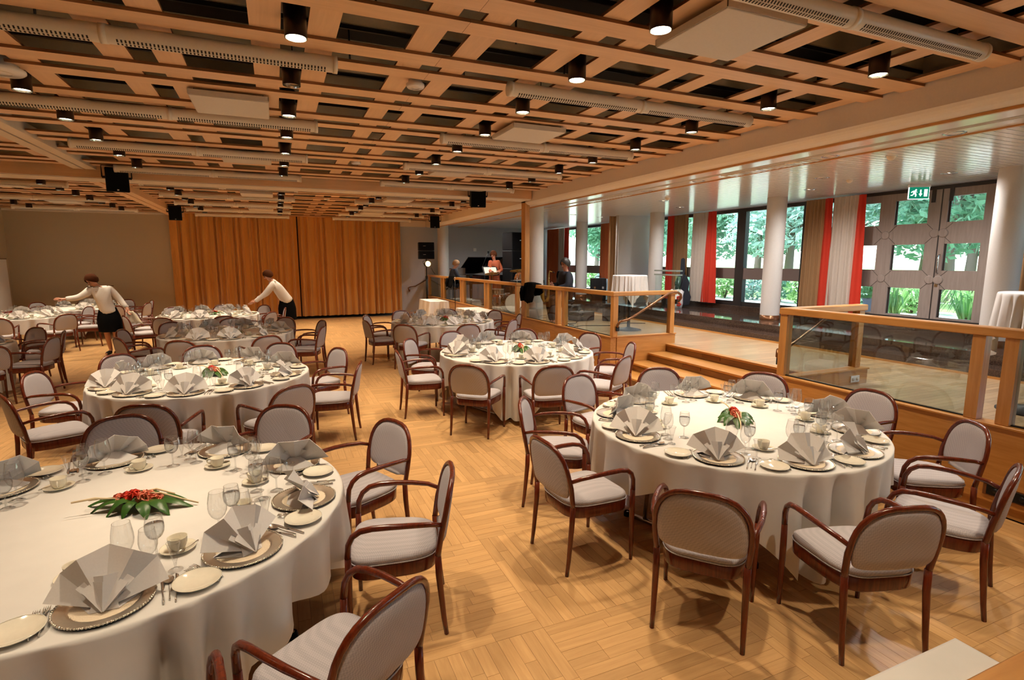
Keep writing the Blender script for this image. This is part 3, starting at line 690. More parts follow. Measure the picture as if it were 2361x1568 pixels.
flat([(-.085, -.145), (-.068, -.155), (-.095, -.185), (-.125, -.185), (-.125, -.175), (-.1, -.172)]); flat([(-.09, -.105), (-.085, -.12), (-.115, -.14), (-.125, -.13)]); flat([(-.06, -.11), (-.05, -.12), (-.03, -.135), (-.026, -.127)])
pg.obj('pictogram', white_e, ex)

# ================================================================== BALUSTRADES
def balus(name, label):
    return thing(name, label, 'balustrade', (5.2, 4.3 if 'right' in label else 9, ZL))
ZR = 1.48
def post(y, par, x=5.195, w=.045): part(MB().box((x-w, y-w, ZL), (x+w, y+w, ZR-.072), c=.004), 'post', oak_z, par)
def railx(y0, y1, par): part(MB().box((5.135, y0, ZR-.072), (5.255, y1, ZR), c=.008), 'handrail', oak_y, par)
def glassp(y0, y1, par): part(MB().box((5.190, y0, ZL+.012), (5.198, y1, ZR-.074)), 'glass_pane', rail_glass, par); part(MB().box((5.182, y0, ZL), (5.206, y1, ZL+.012)), 'glazing_strip', dark_metal, par)
br = balus('glass_balustrade', 'oak and smoked glass balustrade right of the steps')
railx(-3.9, 4.335, br)
for y in (4.285, 2.45, 2.235, .3, .09, -1.8): post(y, br)
glassp(2.495, 4.24, br); glassp(.345, 2.19, br); glassp(-1.755, .045, br)
part(MB().box((5.256, 4.225, ZR-.072), (6.47, 4.345, ZR), c=.008), 'handrail', oak_x, br); post(4.285, br, 6.40)
part(MB().box((5.245, 4.281, ZL+.012), (6.353, 4.289, ZR-.074)), 'glass_pane', rail_glass, br)
bl_ = balus('glass_balustrade', 'oak and smoked glass balustrade left of the steps with coat at its end')
railx(7.60, 11.135, bl_)
for y in (7.655, 9.37, 9.64): post(y, bl_)
glassp(7.70, 9.32, bl_); glassp(9.69, 11.13, bl_)
part(MB().box((5.256, 7.60, ZR-.072), (6.46, 7.72, ZR), c=.008), 'handrail', oak_x, bl_); post(7.66, bl_, 6.39)
part(MB().box((5.245, 7.656, ZL+.012), (6.34, 7.664, ZR-.074)), 'glass_pane', rail_glass, bl_)
bf = balus('glass_balustrade', 'oak and smoked glass balustrade before the piano at the far end')
railx(11.62, 19.75, bf)
ps = [11.68, 13.5, 13.78, 15.62, 15.9, 17.75, 18.03, 19.68]
for y in ps: post(y, bf)
for a, b in ((11.68, 13.5), (13.78, 15.62), (15.9, 17.75), (18.03, 19.68)): glassp(a+.05, b-.05, bf)
def stair_rail(y, label):
    t = thing('stair_handrail', label, 'handrail', (5.3, y, .9))
    s = 1 if y > 6 else -1
    pts = [(5.24, y+.02*s, .86), (5.20, y-.03*s, .92), (5.23, y-.05*s, .985), (5.30, y-.05*s, 1.0), (5.38, y-.05*s, 1.01), (5.5, y-.05*s, 1.06), (6.22, y-.05*s, 1.43), (6.32, y-.05*s, 1.455), (6.42, y-.05*s, 1.45), (6.50, y-.04*s, 1.41), (6.53, y-.02*s, 1.35), (6.50, y, 1.29), (6.46, y+.01*s, 1.27)]
    part(MB().tube(pts, .021, 10), 'rail', bronze, t)
    part(MB().box((6.44, y-.01, 1.24), (6.47, y+.03, 1.32)), 'bracket', dark_metal, t); part(MB().box((5.20, y-.015, .82), (5.25, y+.04, .90)), 'bracket', dark_metal, t)
stair_rail(7.59, 'bronze handrail on the left side of the oak steps'); stair_rail(4.35, 'bronze handrail on the right side of the oak steps')

def socket(loc, rz, label, mat, n=2):
    t = thing('power_socket', label, 'socket', loc, rz)
    MB().box((-.075, -.012, -.04), (.075, 0, .04), c=.003).obj('plate', mat, t)
    for k in range(n): 
        M = Matrix.Translation((-.036+.072*k, -.0125, 0)) @ Matrix.Rotation(pi/2, 4, 'X')
        MB().lathe([(.022, 0), (.022, .003), (.0, .001)], 16, 0, M).obj('outlet', black if mat != white_gloss else panel_m, t)
socket((6.27, 4.179, .60), 0, 'white double socket on the oak cheek beside the balustrade', white_gloss)
so = thing('floor_socket', 'dark socket strip in the oak plinth at the right edge', 'socket', (5.139, 2.12, .19), radians(-90))
MB().box((-.17, -.008, -.05), (.17, 0, .05)).obj('plate', bronze, so)
for k in (-.085, .085):
    MB().box((k-.06, -.012, -.042), (k+.06, -.009, .042), c=.002).obj('insert', black, so); MB().lathe([(.02, 0), (.02, .004), (0, .002)], 14, 0, Matrix.Translation((k, -.0125, 0)) @ Matrix.Rotation(pi/2, 4, 'X')).obj('outlet', dark_metal, so)

# ================================================================== CURTAINS
def curtain(name, label, cat, pts_fn, u0, u1, z0, z1, folds, amp, mat, seed, flare=0, group=None, lean=0, n=None, spread=0):
    rnd = random.Random(seed); n = n or max(30, int(folds*10)); zs = 9
    ph = [rnd.uniform(0, 6.28) for _ in range(4)]; m = MB(); vs = []
    for j in range(zs):
        v = j/(zs-1); z = z1+(z0-z1)*v
        for i in range(n+1):
            u = i/n
            s = u + .010*sin(2*pi*folds*.31*u+ph[0]) + .006*sin(2*pi*folds*.73*u+ph[1])
            d = sin(2*pi*folds*s+ph[2]+.25*v*sin(9*u+ph[3])); d = d*(.55+.45*sin(2*pi*folds*.17*u+ph[3])**2)
            d = (abs(d)**.8)*(1 if d > 0 else -1)
            uu = u0+(u1-u0)*u + lean*v*(u-.5+.5*(1 if lean > 0 else -1))*0
            uu = (u0+u1)/2+(uu-(u0+u1)/2)*(1+spread*v)+lean*v
            vs.append(pts_fn(uu, amp*(.7+.3*v)*d + flare*v, z))
    fs = [[j*(n+1)+i, j*(n+1)+i+1, (j+1)*(n+1)+i+1, (j+1)*(n+1)+i] for j in range(zs-1) for i in range(n)]
    m.add(vs, fs, 0, True); return m.obj(name, mat, None, label=label, cat=cat, group=group)
fx = lambda u, d, z: (u, 19.84+d, z)
curtain('stage_curtain', 'pleated orange stage curtain, left half beside the beige wall', 'curtain', fx, -2.74, .70, .10, 3.485, 19, .085, curt_o, 1, n=420)
curtain('stage_curtain', 'pleated orange stage curtain, right half beside the grey wall', 'curtain', fx, .74, 4.19, .10, 3.485, 17, .085, curt_o, 2, n=400)
MB().box((-2.75, 19.76, 3.4855), (4.19, 19.92, 3.51)).obj('curtain_track', oak_x, label='wooden curtain track over the orange stage curtain', cat='track')
fy = lambda u, d, z: (10.17+d, u, z)
CT = [('curtain_r', 12.18, 12.45, curt_r, 2, 'red curtain strip beside the dark mullion and plastic bag'), ('c', 11.62, 12.18, curt_b, 6, 'brown curtain behind the guitar bag'), ('c', 10.90, 11.46, curt_w, 5, 'cream curtain left of the bright red strip'), ('c', 10.62, 10.90, curt_r, 2, 'bright red curtain strip beside the middle window'),
      ('c', 7.70, 8.14, curt_b, 5, 'brown curtain right of the column by the granite steps'), ('c', 7.52, 7.70, curt_r, 1.5, 'narrow red strip between brown and cream curtains'), ('c', 7.02, 7.52, curt_w, 5, 'cream curtain beside the wooden door'), ('c', 6.86, 7.02, curt_r, 1.3, 'bright red curtain edge hanging before the wooden door'),
      ('c', 18.9, 19.9, curt_t, 9, 'rust curtain behind the man on the stool'), ('c', 18.45, 18.9, curt_w, 4, 'pale curtain between rust and red at the far window'), ('c', 18.12, 18.45, curt_r, 3, 'red curtain strip at the far window'), ('c', 15.3, 15.95, curt_t, 5, 'rust curtain left of the brown one near the partition'), ('c', 14.2, 15.3, curt_b, 8, 'brown curtain behind the high table at the partition'),
      ('c', 3.0, 4.55, curt_b, 10, 'brown curtain right of the wooden door at the edge')]
for i, (_, a, b, m, f, l) in enumerate(CT):
    curtain('window_curtain', l, 'curtain', fy, a, b, .93 if b < 14 else .83, 3.225, f, .035, m, 20+i, spread=.9 if m is curt_r and a < 12 else .1)
fyp = lambda u, d, z: (u, 12.9+d*.6, z)
curtain('window_curtain', 'folded olive curtain at the left edge of the white partition', 'curtain', lambda u, d, z: (u, 13.05+d, z), 8.62, 8.85, .80, 3.225, 3, .03, curt_b, 60)

# ================================================================== CHAIRS
def yb(x, z): return -.235 - max(0, z-.45)*.16 - .035*(1-min(1, (x/.26)**2))*(1 if z > .5 else 0)
def make_chair():
    t = thing('armchair', 'x', 'chair', (0, 0, 0), 0, 'g')
    for s in (-1, 1):
        MB().tube([(s*.230, -.275, 0), (s*.229, -.262, .10), (s*.227, -.24, .35), (s*.228, -.236, .46)], [.0125, .0145, .0185, .018], 10).obj('leg', mahog, t)
        MB().tube([(s*.250, .222, 0), (s*.250, .222, .12), (s*.251, .22, .36), (s*.254, .218, .50)], [.0125, .0145, .0185, .0165], 10).obj('leg', mahog, t)
    pts = []; rr = []
    for z in (.44, .49, .54, .585): pts.append((.228+(z-.44)*.075, yb(.26, z), z)); rr.append(.0165)
    for k in range(1, 16):
        a = pi*k/16; c, s_ = cos(a), sin(a)
        x = .240*abs(c)**.68*(1 if c > 0 else -1); z = .605+.240*abs(s_)**.82
        pts.append((x, yb(x, z), z)); rr.append(.0145)
    for z in (.585, .54, .49, .44): pts.append((-(.228+(z-.44)*.075), yb(.26, z), z)); rr.append(.0165)
    MB().tube(pts, rr, 10).obj('back_frame', mahog, t)
    for s in (-1, 1):
        ap = [(s*.240, yb(.26, .63)+.004, .632), (s*.262, -.20, .650), (s*.277, -.10, .660), (s*.282, .0, .664), (s*.280, .09, .662), (s*.275, .15, .650), (s*.267, .19, .620), (s*.260, .212, .575), (s*.2545, .219, .50)]
        MB().tube(ap, [.012, .0135, .015, .016, .016, .016, .0155, .0155, .0165], 10).obj('armrest', mahog, t)
    # upholstered back
    ring = []
    for k in range(40):
        a = 2*pi*k/40; c, s_ = cos(a), sin(a)
        if s_ >= 0: x = .228*abs(c)**.68*(1 if c > 0 else -1); z = .60+.234*s_**.82
        else: x = .228*abs(c)**.30*(1 if c > 0 else -1); z = .60-.080*abs(s_)**.30-.022*abs(s_)
        if z < .60: x *= 1-.04*(.60-z)/.1
        ring.append((x, z))
    m = MB(); vs = []; L = [(.0, -1), (.55, -1), (.85, -.9), (.97, -.5), (1.0, 0), (.97, .5), (.85, .9), (.55, 1), (0, 1)]
    for sc, d in L:
        for x, z in ring:
            xx, zz = x*sc, .655+(z-.655)*sc; vs.append((xx, yb(xx, zz)+d*.017, zz))
    n = 40
    fs = [[j*n+i, (j+1)*n+i, (j+1)*n+(i+1) % n, j*n+(i+1) % n] for j in range(len(L)-1) for i in range(n)]
    m.add(vs, fs, 0, True); o = m.obj('backrest', fab, t); fix_normals(o.data)
    # seat
    def outline(g):
        pts = []
        for k in range(40):
            a = 2*pi*k/40; c, s_ = cos(a), sin(a); e = .42 if s_ > 0 else .62
            y = .0+(.235 if s_ > 0 else .245)*abs(s_)**e*(1 if s_ > 0 else -1); x = (.238+.02*(y/.24))*abs(c)**.45*(1 if c > 0 else -1)
            pts.append((x*(1+g/.25), y*(1+g/.25)))
        return pts
    def stack(levels, mat, name):
        m = MB(); vs = []
        for g, z in levels: vs += [(x, y, z) for x, y in outline(g)]
        fs = [[j*n+i, j*n+(i+1) % n, (j+1)*n+(i+1) % n, (j+1)*n+i] for j in range(len(levels)-1) for i in range(n)]
        fs += [list(range(n))[::-1], [(len(levels)-1)*n+i for i in range(n)]]
        m.add(vs, fs, 0, True); return m.obj(name, mat, t)
    stack([(-.03, .355), (-.012, .355), (-.010, .36), (-.008, .425), (-.012, .43), (-.03, .43)], mahog, 'seat_rail')
    stack([(-.03, .4305), (-.018, .4305), (-.008, .445), (-.010, .462), (-.03, .475), (-.09, .484), (-.17, .487)], fab, 'seat')
    seat = [c for c in bpy.data.objects if c.parent == t and c.name.startswith('seat') and not c.name.startswith('seat_')][0]
    MB().tube([(x, y, .437) for x, y in outline(-.006)]+[(*outline(-.006)[0], .437)], .0035, 5, cap=False).obj('piping', fab, seat)
    return reg(t)

# ================================================================== TABLEWARE PROTOTYPES
PROTO = {}
def proto(key, name, cat, build):
    t = thing(name, 'x', cat); build(t); reg(t); PROTO[key] = [t, False]
def place(key, loc, rz, label, group=None):
    t, used = PROTO[key]
    if not used:
        PROTO[key][1] = True; t.location = loc; t.rotation_euler = (0, 0, rz); t['label'] = label
        if group: t['group'] = group
        return t
    return dup(t, loc, rz, label, group)
def b_charger(t):
    MB().lathe([(.001, .004), (.105, .004), (.112, .008), (.120, .011), (.150, .013), (.156, .0135), (.156, .0105), (.12, .006), (.11, .001), (.001, .001)], 48).obj('plate', silver_d, t)
    m = MB(); nb = 84
    for k in range(nb):
        a = 2*pi*k/nb; m.ell((.156*cos(a), .156*sin(a), .0135), (.0050, .0050, .0042), 6, 4)
    m.obj('beaded_rim', silver, t, kind='stuff')
proto('charger', 'charger_plate', 'plate', b_charger)
def b_doily(t):
    vs = [(0, 0, .0008)]; n = 96
    for k in range(n): a = 2*pi*k/n; r = .106+.004*abs(sin(12*a))*1.0; vs.append((r*cos(a), r*sin(a), .0008+.0006*sin(7*a)))
    MB().add(vs, [[0, 1+k, 1+(k+1) % n] for k in range(n)]).obj('sheet', doily_m, t)
    m = MB()
    for k in range(24): a = 2*pi*(k+.5)/24; m.ell((.109*cos(a), .109*sin(a), .001), (.006, .006, .0006), 8, 4)
    m.obj('lace_edge', doily_m, t)
proto('doily', 'paper_doily', 'doily', b_doily)
def b_napkin(seed, spread, R, lean, nf):
    def fan(R, spread, nf, depth, y0, th, droop=0):
        m = MB(); vs = []; rings = [.04, .3, .6, .85, 1.0]
        for q in rings:
            for i in range(nf+1):
                a = -spread+2*spread*i/nf
                zig = depth*(1 if i % 2 else -1)*(q**.9)*(1 if 0 < i < nf else .2)
                rr = R*q*(1.0-.03*(i % 2))
                x = rr*sin(a)*1.06; z = rr*cos(a)+.006
                vs.append((x, y0+zig+z*lean+.10*abs(sin(a))**3*q*.5, max(z, .005)))
        w = nf+1
        fs = [[j*w+i, j*w+i+1, (j+1)*w+i+1, (j+1)*w+i] for j in range(len(rings)-1) for i in range(nf)]
        m.add(vs, fs); return m
    def solid(m, name, t, th):
        me = m.mesh(name, napkin_m); bm = bmesh.new(); bm.from_mesh(me); bmesh.ops.solidify(bm, geom=bm.faces[:], thickness=th); bm.to_mesh(me); bm.free(); mk(name, me, t)
    def f(t):
        solid(fan(R, radians(spread), nf, .027, 0, .0024), 'fan_layer', t, .0024)
        solid(fan(R*.60, radians(spread*.62), 4, .020, -.020, .0022), 'inner_layer', t, .0022)
        solid(fan(R*.52, radians(spread*.56), 4, .018, -.029, .0022), 'inner_layer', t, .0022)
        vs = [(-.045, .0, .003), (.045, .0, .003), (.115, .10, .003), (.0, .135, .003), (-.115, .10, .003), (-.03, .04, .05), (.03, .04, .05)]
        solid(MB().add(vs, [[0, 1, 2, 3, 4], [0, 5, 6, 1], [5, 4, 3], [6, 3, 2], [5, 3, 6]]), 'tail', t, .002)
    return f
proto('nap0', 'napkin_fan', 'napkin', b_napkin(1, 80, .185, .62, 6)); proto('nap1', 'napkin_fan', 'napkin', b_napkin(2, 70, .182, .50, 6)); proto('nap2', 'napkin_fan', 'napkin', b_napkin(3, 86, .170, .70, 8))
def b_bread(t):
    MB().lathe([(.001, .004), (.052, .004), (.060, .008), (.083, .013), (.085, .0145), (.085, .0125), (.06, .004), (.05, .001), (.001, .001)], 40).obj('dish', porc, t)
    MB().lathe([(.0835, .0146), (.0865, .0140), (.0852, .0118)], 40).obj('rim', porc, t)
proto('bread', 'bread_plate', 'plate', b_bread)
def b_fork(t):
    MB().box((-.0045, -.10, .0005), (.0045, -.098, .002)).obj('heel', steel, t)
    m = MB().tube([(0, -.10, .0025), (0, -.085, .003), (0, -.03, .0025), (0, .02, .004), (0, .035, .003)], [.0065, .0075, .0035, .003, .004], 8, flat=.35); m.obj('handle', steel, t)
    m = MB().tube([(0, .03, .003), (0, .045, .003), (0, .055, .004)], [.004, .0105, .0115], 8, flat=.2)
    for k in range(4): x = -.0095+.0063*k; m.tube([(x, .05, .004), (x, .075, .0055), (x, .092, .004)], [.0018, .0016, .0009], 5)
    m.obj('tines', steel, t)
proto('fork', 'fork', 'fork', b_fork)
def b_knife(t):
    MB().tube([(0, -.105, .004), (0, -.09, .0045), (0, -.03, .004), (0, -.005, .0035)], [.007, .008, .005, .004], 8, flat=.45).obj('handle', steel, t)
    vs = []; pr = [(-.005, .004), (.02, .0075), (.07, .009), (.10, .007), (.112, .001)]
    for y, w in pr: vs += [(-.004, y, .0012), (-.004+w*1.6, y, .0012), (-.004+w*1.6, y, .0022), (-.004, y, .003)]
    fs = [[j*4+i, j*4+(i+1) % 4, j*4+4+(i+1) % 4, j*4+4+i] for j in range(4) for i in range(4)]
    MB().add(vs, fs, 0, True).obj('blade', steel, t)
proto('knife', 'table_knife', 'knife', b_knife)
def b_spoon(t, k=1.0):
    MB().tube([(0, -.09*k, .0025), (0, -.08*k, .003), (0, -.02*k, .0025), (0, .03*k, .005*k)], [.0065*k, .0075*k, .003*k, .003*k], 8, flat=.35).obj('handle', steel, t)
    m = MB(); vs = []; n = 16
    for q in (1.0, .8, .5, .05): vs += [(cos(2*pi*i/n)*.0185*k*q, .058*k+sin(2*pi*i/n)*.030*k*q, .008*k-(1-q*q)*.0062*k) for i in range(n)]
    m.add(vs, [[j*n+i, j*n+(i+1) % n, j*n+n+(i+1) % n, j*n+n+i] for j in range(3) for i in range(n)], 0, True).obj('bowl', steel, t)
proto('spoon', 'table_spoon', 'spoon', b_spoon); proto('tea', 'teaspoon', 'spoon', lambda t: b_spoon(t, .68))
def b_saucer(t):
    MB().lathe([(.001, .003), (.028, .003), (.034, .005), (.068, .014), (.071, .0155), (.071, .014), (.035, .002), (.028, .0), (.001, .0)], 36).obj('dish', porc, t)
    MB().lathe([(.026, .003), (.028, .0045), (.03, .003)], 30).obj('cup_ring', porc, t)
proto('saucer', 'saucer', 'saucer', b_saucer)
def b_cup(t):
    MB().lathe([(.001, .002), (.02, .0), (.022, .003), (.030, .012), (.036, .03), (.0385, .055), (.0395, .058), (.037, .057), (.034, .03), (.026, .012), (.001, .008)], 32).obj('bowl', porc, t)
    MB().tube([(.036, 0, .046), (.050, 0, .050), (.060, 0, .043), (.059, 0, .030), (.049, 0, .020), (.033, 0, .019)], [.0042]*6, 8).obj('handle', porc, t)
proto('cup', 'coffee_cup', 'cup', b_cup)
def glass(key, name, foot, stemh, bowl, water=None):
    def f(t):
        st_ = [(foot, .0008), (foot*.6, .0025), (.008, .007), (.0042, .016), (.0036, stemh*.6), (.0045, stemh-.006), (.007, stemh)]
        MB().lathe(st_, 24).obj('stem_and_foot', glass_m, t)
        MB().lathe([(.004, stemh-.001)]+[(r, stemh+z) for r, z in bowl], 28).obj('bowl', glass_m, t)
        r, z = bowl[-1]
        MB().lathe([(r-.0008, stemh+z-.0005), (r, stemh+z+.0008), (r+.0008, stemh+z-.0005)], 28).obj('lip', glass_m, t)
        if water:
            pts = [(max(r-.0012, .0005), stemh+z+.001) for r, z in bowl if z <= water]
            MB().lathe([(.0, pts[0][1])]+pts+[(0, pts[-1][1])], 28).obj('water_fill', water_m, t)
    proto(key, name, 'glass', f)
glass('red', 'wine_glass', .036, .078, [(.018, .006), (.030, .020), (.038, .040), (.0405, .060), (.039, .085), (.035, .110), (.031, .132)])
glass('white', 'white_wine_glass', .034, .074, [(.015, .006), (.026, .020), (.033, .040), (.0345, .058), (.032, .085), (.028, .112)])
glass('water', 'water_goblet', .036, .082, [(.017, .005), (.028, .016), (.0355, .034), (.0375, .052), (.0365, .068), (.034, .085), (.031, .105)], .07)
glass('schnapps', 'schnapps_glass', .028, .030, [(.006, .004), (.010, .02), (.016, .05), (.023, .082), (.026, .092)])
def b_flower(t):
    rnd = random.Random(4)
    def leaf(a, L, w, tilt, lob=0):
        m = MB(); vs = []; n = 7
        for i in range(n+1):
            u = i/n; ww = w*sin(pi*min(1, u*.95+.05))**.8*(1-.25*lob*abs(sin(u*12))); z = .018+.05*sin(pi*u)*tilt-.02*u
            r = .02+L*u; vs += [(r, -ww, z-.006), (r, 0, z+.006), (r, ww, z-.006)]
        fs = []
        for i in range(n): fs += [[3*i, 3*i+3, 3*i+4, 3*i+1], [3*i+1, 3*i+4, 3*i+5, 3*i+2]]
        m.add(vs, fs, 0, True, Matrix.Rotation(a, 4, 'Z')).obj('leaf', leaf_m, t)
    for a, L, w, k in ((.1, .26, .035, .8), (.45, .20, .04, 1), (-.35, .2, .04, .6), (-.8, .15, .045, .9), (.95, .13, .04, 1.2), (pi+.15, .24, .035, .7), (pi-.3, .2, .04, 1), (pi+.6, .18, .045, .8), (pi-.75, .16, .04, 1), (1.6, .11, .035, 1), (-1.5, .12, .04, 1), (-2.0, .13, .035, .7)): leaf(a, L, w, k, 1)
    def carn(c, r, mat):
        m = MB()
        for k in range(46):
            a = rnd.uniform(0, 6.28); e = rnd.uniform(.15, 1.5); d = Vector((cos(a)*cos(e), sin(a)*cos(e), sin(e))); u = d.orthogonal().normalized(); v = d.cross(u); b = Vector(c)
            s = r*rnd.uniform(.85, 1.1); w = r*.42; ang = rnd.uniform(0, 6.28); u, v = u*cos(ang)+v*sin(ang), v*cos(ang)-u*sin(ang)
            m.add([b+d*s*.25, b+d*s*.85+u*w, b+d*s+u*w*.4+v*w*.3, b+d*s*1.05-u*w*.4-v*w*.2, b+d*s*.85-u*w], [[0, 1, 2, 3, 4]])
        m.obj('carnation', mat, t)
    carn((-.075, -.01, .03), .042, pink_fl); carn((-.03, .0, .045), .045, pink_fl); carn((.02, .015, .055), .042, red_fl); carn((.06, .02, .05), .036, red_fl); carn((.095, .03, .045), .034, pink_fl)
    for pts in ([(-.27, -.06, .012), (-.18, -.05, .035), (-.10, -.02, .075), (-.03, .0, .08)], [(-.15, -.05, .06), (-.06, -.04, .085), (.02, -.02, .07)], [(.08, .04, .06), (.17, .09, .08), (.25, .14, .075)], [(.10, .03, .05), (.18, .05, .06), (.24, .055, .05)]):
        MB().tube(pts, [.004, .006, .005, .003][:len(pts)], 6).obj('twig', twig_m, t)
proto('flower', 'flower_arrangement', 'flowers', b_flower)

# ================================================================== ROUND TABLES
ZT0 = .745
def cloth_mesh(R, L2, z0, rot, seed, flo=.03, amp=.060, top_z=None):
    rnd = random.Random(seed); n = 288; m = MB(); vs = [(0, 0, z0)]
    rings = [.45*R, .85*R, .97*R, R-.004]
    ph = [rnd.uniform(0, 6.28) for _ in range(8)]; ks = [rnd.choice(range(7, 11)), rnd.choice(range(12, 17)), rnd.choice(range(18, 24)), 5]
    drops = [.012, .035, .07, .11, .16, .21, .27, .33, .40, .48, .57, .66, .76, .86, 1.0]
    def S(th): return max(.12, min(L2/max(abs(cos(th-rot)), abs(sin(th-rot)))-R, z0-flo))
    val = []; t_ = rnd.uniform(0, .2)
    while t_ < 2*pi-.12:
        c_ = ((t_-rot) % (pi/2))-pi/4; k_ = math.exp(-(c_/.35)**2)
        val.append((t_, rnd.uniform(.045, .085)*(1-.25*k_), rnd.uniform(.05, .11)*(1+.9*k_)*amp/.06)); t_ += rnd.uniform(.20, .42)*(1-.35*k_)
    def fold(th):
        v = 0
        for c_, w_, d_ in val:
            q = ((th-c_+pi) % (2*pi))-pi
            if abs(q) < .3: v = max(v, d_*math.exp(-(q/w_)**2))
        return v
    fl_ = [fold(2*pi*i/n) for i in range(n)]
    for r in rings: vs += [(r*cos(2*pi*i/n), r*sin(2*pi*i/n), z0) for i in range(n)]
    for d in drops:
        for i in range(n):
            th = 2*pi*i/n; s = d*S(th)
            cd = ((th-rot) % (pi/2))-pi/4; corner = math.exp(-(cd/.30)**2)
            ramp = min(1, max(0, s-.01)/.30)**.8
            r = R+.004+.008*min(1, s/.02)+.022*min(1, s/.4) - fl_[i]*ramp*1.15 + .012*sin(ks[2]*th+ph[0])*ramp + corner*.02*min(1, s/.4)
            z = z0-max(0, s-.006)*.985-.003*min(1, s/.02)
            vs.append((r*cos(th), r*sin(th), z))
    nr = len(rings)+len(drops)
    fs = [[0, 1+i, 1+(i+1) % n] for i in range(n)]
    fs += [[1+j*n+i, 1+(j+1)*n+i, 1+(j+1)*n+(i+1) % n, 1+j*n+(i+1) % n] for j in range(nr-1) for i in range(n)]
    m.add(vs, fs, 0, True); return m.mesh('cloth', cloth_m)
def table_under(loc, R, label, group):
    t = thing('round_table', label, 'table', (*loc, 0), radians(20), group)
    MB().lathe([(0, .712), (R-.01, .712), (R, .72), (R, .737), (R-.006, .742), (0, .742)], 64).obj('table_top', oak_x, t)
    for s in (-1, 1):
        MB().tube([(s*.62, -.5, .02), (s*.62, .5, .02)], .02, 10).obj('foot_bar', chrome, t)
        for u in (-1, 1):
            MB().tube([(s*.62, u*.34, .03), (s*.60, u*.30, .70)], .016, 10).obj('leg', chrome, t)
            MB().lathe([(.026, 0), (.026, .03), (.02, .04)], 12, 0, Matrix.Translation((s*.62, u*.5, 0))).obj('foot_cap', black, t)
    return t
def hour(ang):
    h = ((90-ang)/30) % 12; k = int(round(h*2)) % 24; w = 'twelve one two three four five six seven eight nine ten eleven'.split()
    return ("%s o'clock" % w[k//2]) if k % 2 == 0 else 'half past %s' % w[k//2]
def rot2(x, y, a): return x*cos(a)-y*sin(a), x*sin(a)+y*cos(a)
TABLES = [
 ('front right', (3.192, 3.082), 28, 1.33, [(-179.5, 55), (-139.5, 12), (-104.7, 0), (-73, 12), (-38, 50), (-8, 70), (32.5, 0), (67.4, 6), (108, -20), (142.6, -30)], [(-139.5, 1.67), (-107.5, 1.66), (-70.5, 1.62), (-36, 1.62), (-1.6, 1.62), (33.3, 1.62), (71, 1.62), (105.9, 1.62), (145, 1.62), (-178.3, 1.63)], 40),
 ('front left', (-.784, 3.135), 62, 1.36, [(-81, -8), (-48.3, -6), (-13.9, 20), (22.9, 70), (62.4, 0), (104.8, 15), (140, 0), (176, 0), (-148, 0), (-115, 0)], [(-51, 1.72), (-11.3, 1.62), (24.5, 1.62), (62.1, 1.62), (101.9, 1.62), (140, 1.62), (176, 1.62), (-150, 1.62), (-118, 1.62), (-79, 1.68)], 150),
 ('second left', (-.78, 6.70), 60, 1.32, [(-95, 5), (-60, 0), (-22, 15), (18, 40), (58, 0), (98, 0), (132, 0), (166, 10), (-160, 70), (-128, 20)], [(-58.4, 1.62), (-99.2, 1.62), (-150, 1.62), (168.3, 1.62), (130, 1.66), (97, 1.66), (63, 1.68), (25.6, 1.62), (-15.4, 1.62)], 100),
 ('second right', (3.02, 6.82), 20, 1.40, [(-131, 60), (-97, 5), (-60, 0), (-20, 0), (18, 70), (60, 0), (100, 0), (140, 60), (178, 50)], [(-133.9, 1.62), (-98.7, 1.62), (-60.6, 1.62), (-19.4, 1.62), (20.5, 1.64), (62, 1.66), (104.9, 1.68), (139.6, 1.64), (177.5, 1.62)], 60),
 ('third right', (3.16, 10.95), 70, 1.36, [(-170, 0), (-130, 0), (-90, 40), (-50, 10), (-10, 20), (30, 0), (70, 0), (110, 0), (150, 10)], [(-90, 1.62), (-132, 1.62), (-172, 1.62), (152, 1.64), (110, 1.66), (70, 1.66), (28, 1.66), (-10, 1.64), (-50, 1.62)], 90),
 ('third left', (-.84, 10.60), 10, 1.34, [(-115, 5), (-84, 0), (-45, 50), (-5, 60), (35, 0), (75, 0), (115, 0), (155, 10), (-160, 0)], [(-66, 1.62), (-108, 1.62), (-150, 1.62), (170, 1.62), (130, 1.64), (92, 1.64), (55, 1.64), (15, 1.64), (-22, 1.62)], 120),
 ('curtain side', (-1.50, 14.35), 40, 1.34, [(-95, 10), (-55, 70), (-15, 0), (25, 0), (65, 0), (105, 0), (145, 0), (-175, 0), (-135, 0)], [(-75, 1.62), (-115, 1.62), (-155, 1.62), (165, 1.62), (125, 1.62), (85, 1.62), (45, 1.62), (5, 1.62), (-35, 1.62)], 30),
 ("waitress's", (-5.56, 15.6), 15, 1.34, [(-90, 0), (-60, 10), (-25, 0), (15, 0), (55, 0), (95, 0), (135, 0), (-125, 0)], [(-78, 1.62), (-38, 1.66), (2, 1.7), (45, 1.62), (90, 1.62), (130, 1.62), (-118, 1.62)], 20),
 ('left edge', (-4.83, 10.5), 30, 1.34, [(-30, 20), (10, 0), (50, 0), (-70, 0)], [(-42, 1.64), (20, 1.62), (55, 1.62), (-10, 1.66)], 70),
 ('end wall', (-4.90, 17.95), 55, 1.34, [(-30, 10), (10, 0), (50, 0), (90, 0), (-70, 0), (130, 0)], [(-12, 1.62), (25, 1.64), (62, 1.62), (100, 1.62), (-50, 1.62), (140, 1.62)], 55),
]
CH = make_chair(); CH_used = False
rt = random.Random(11)
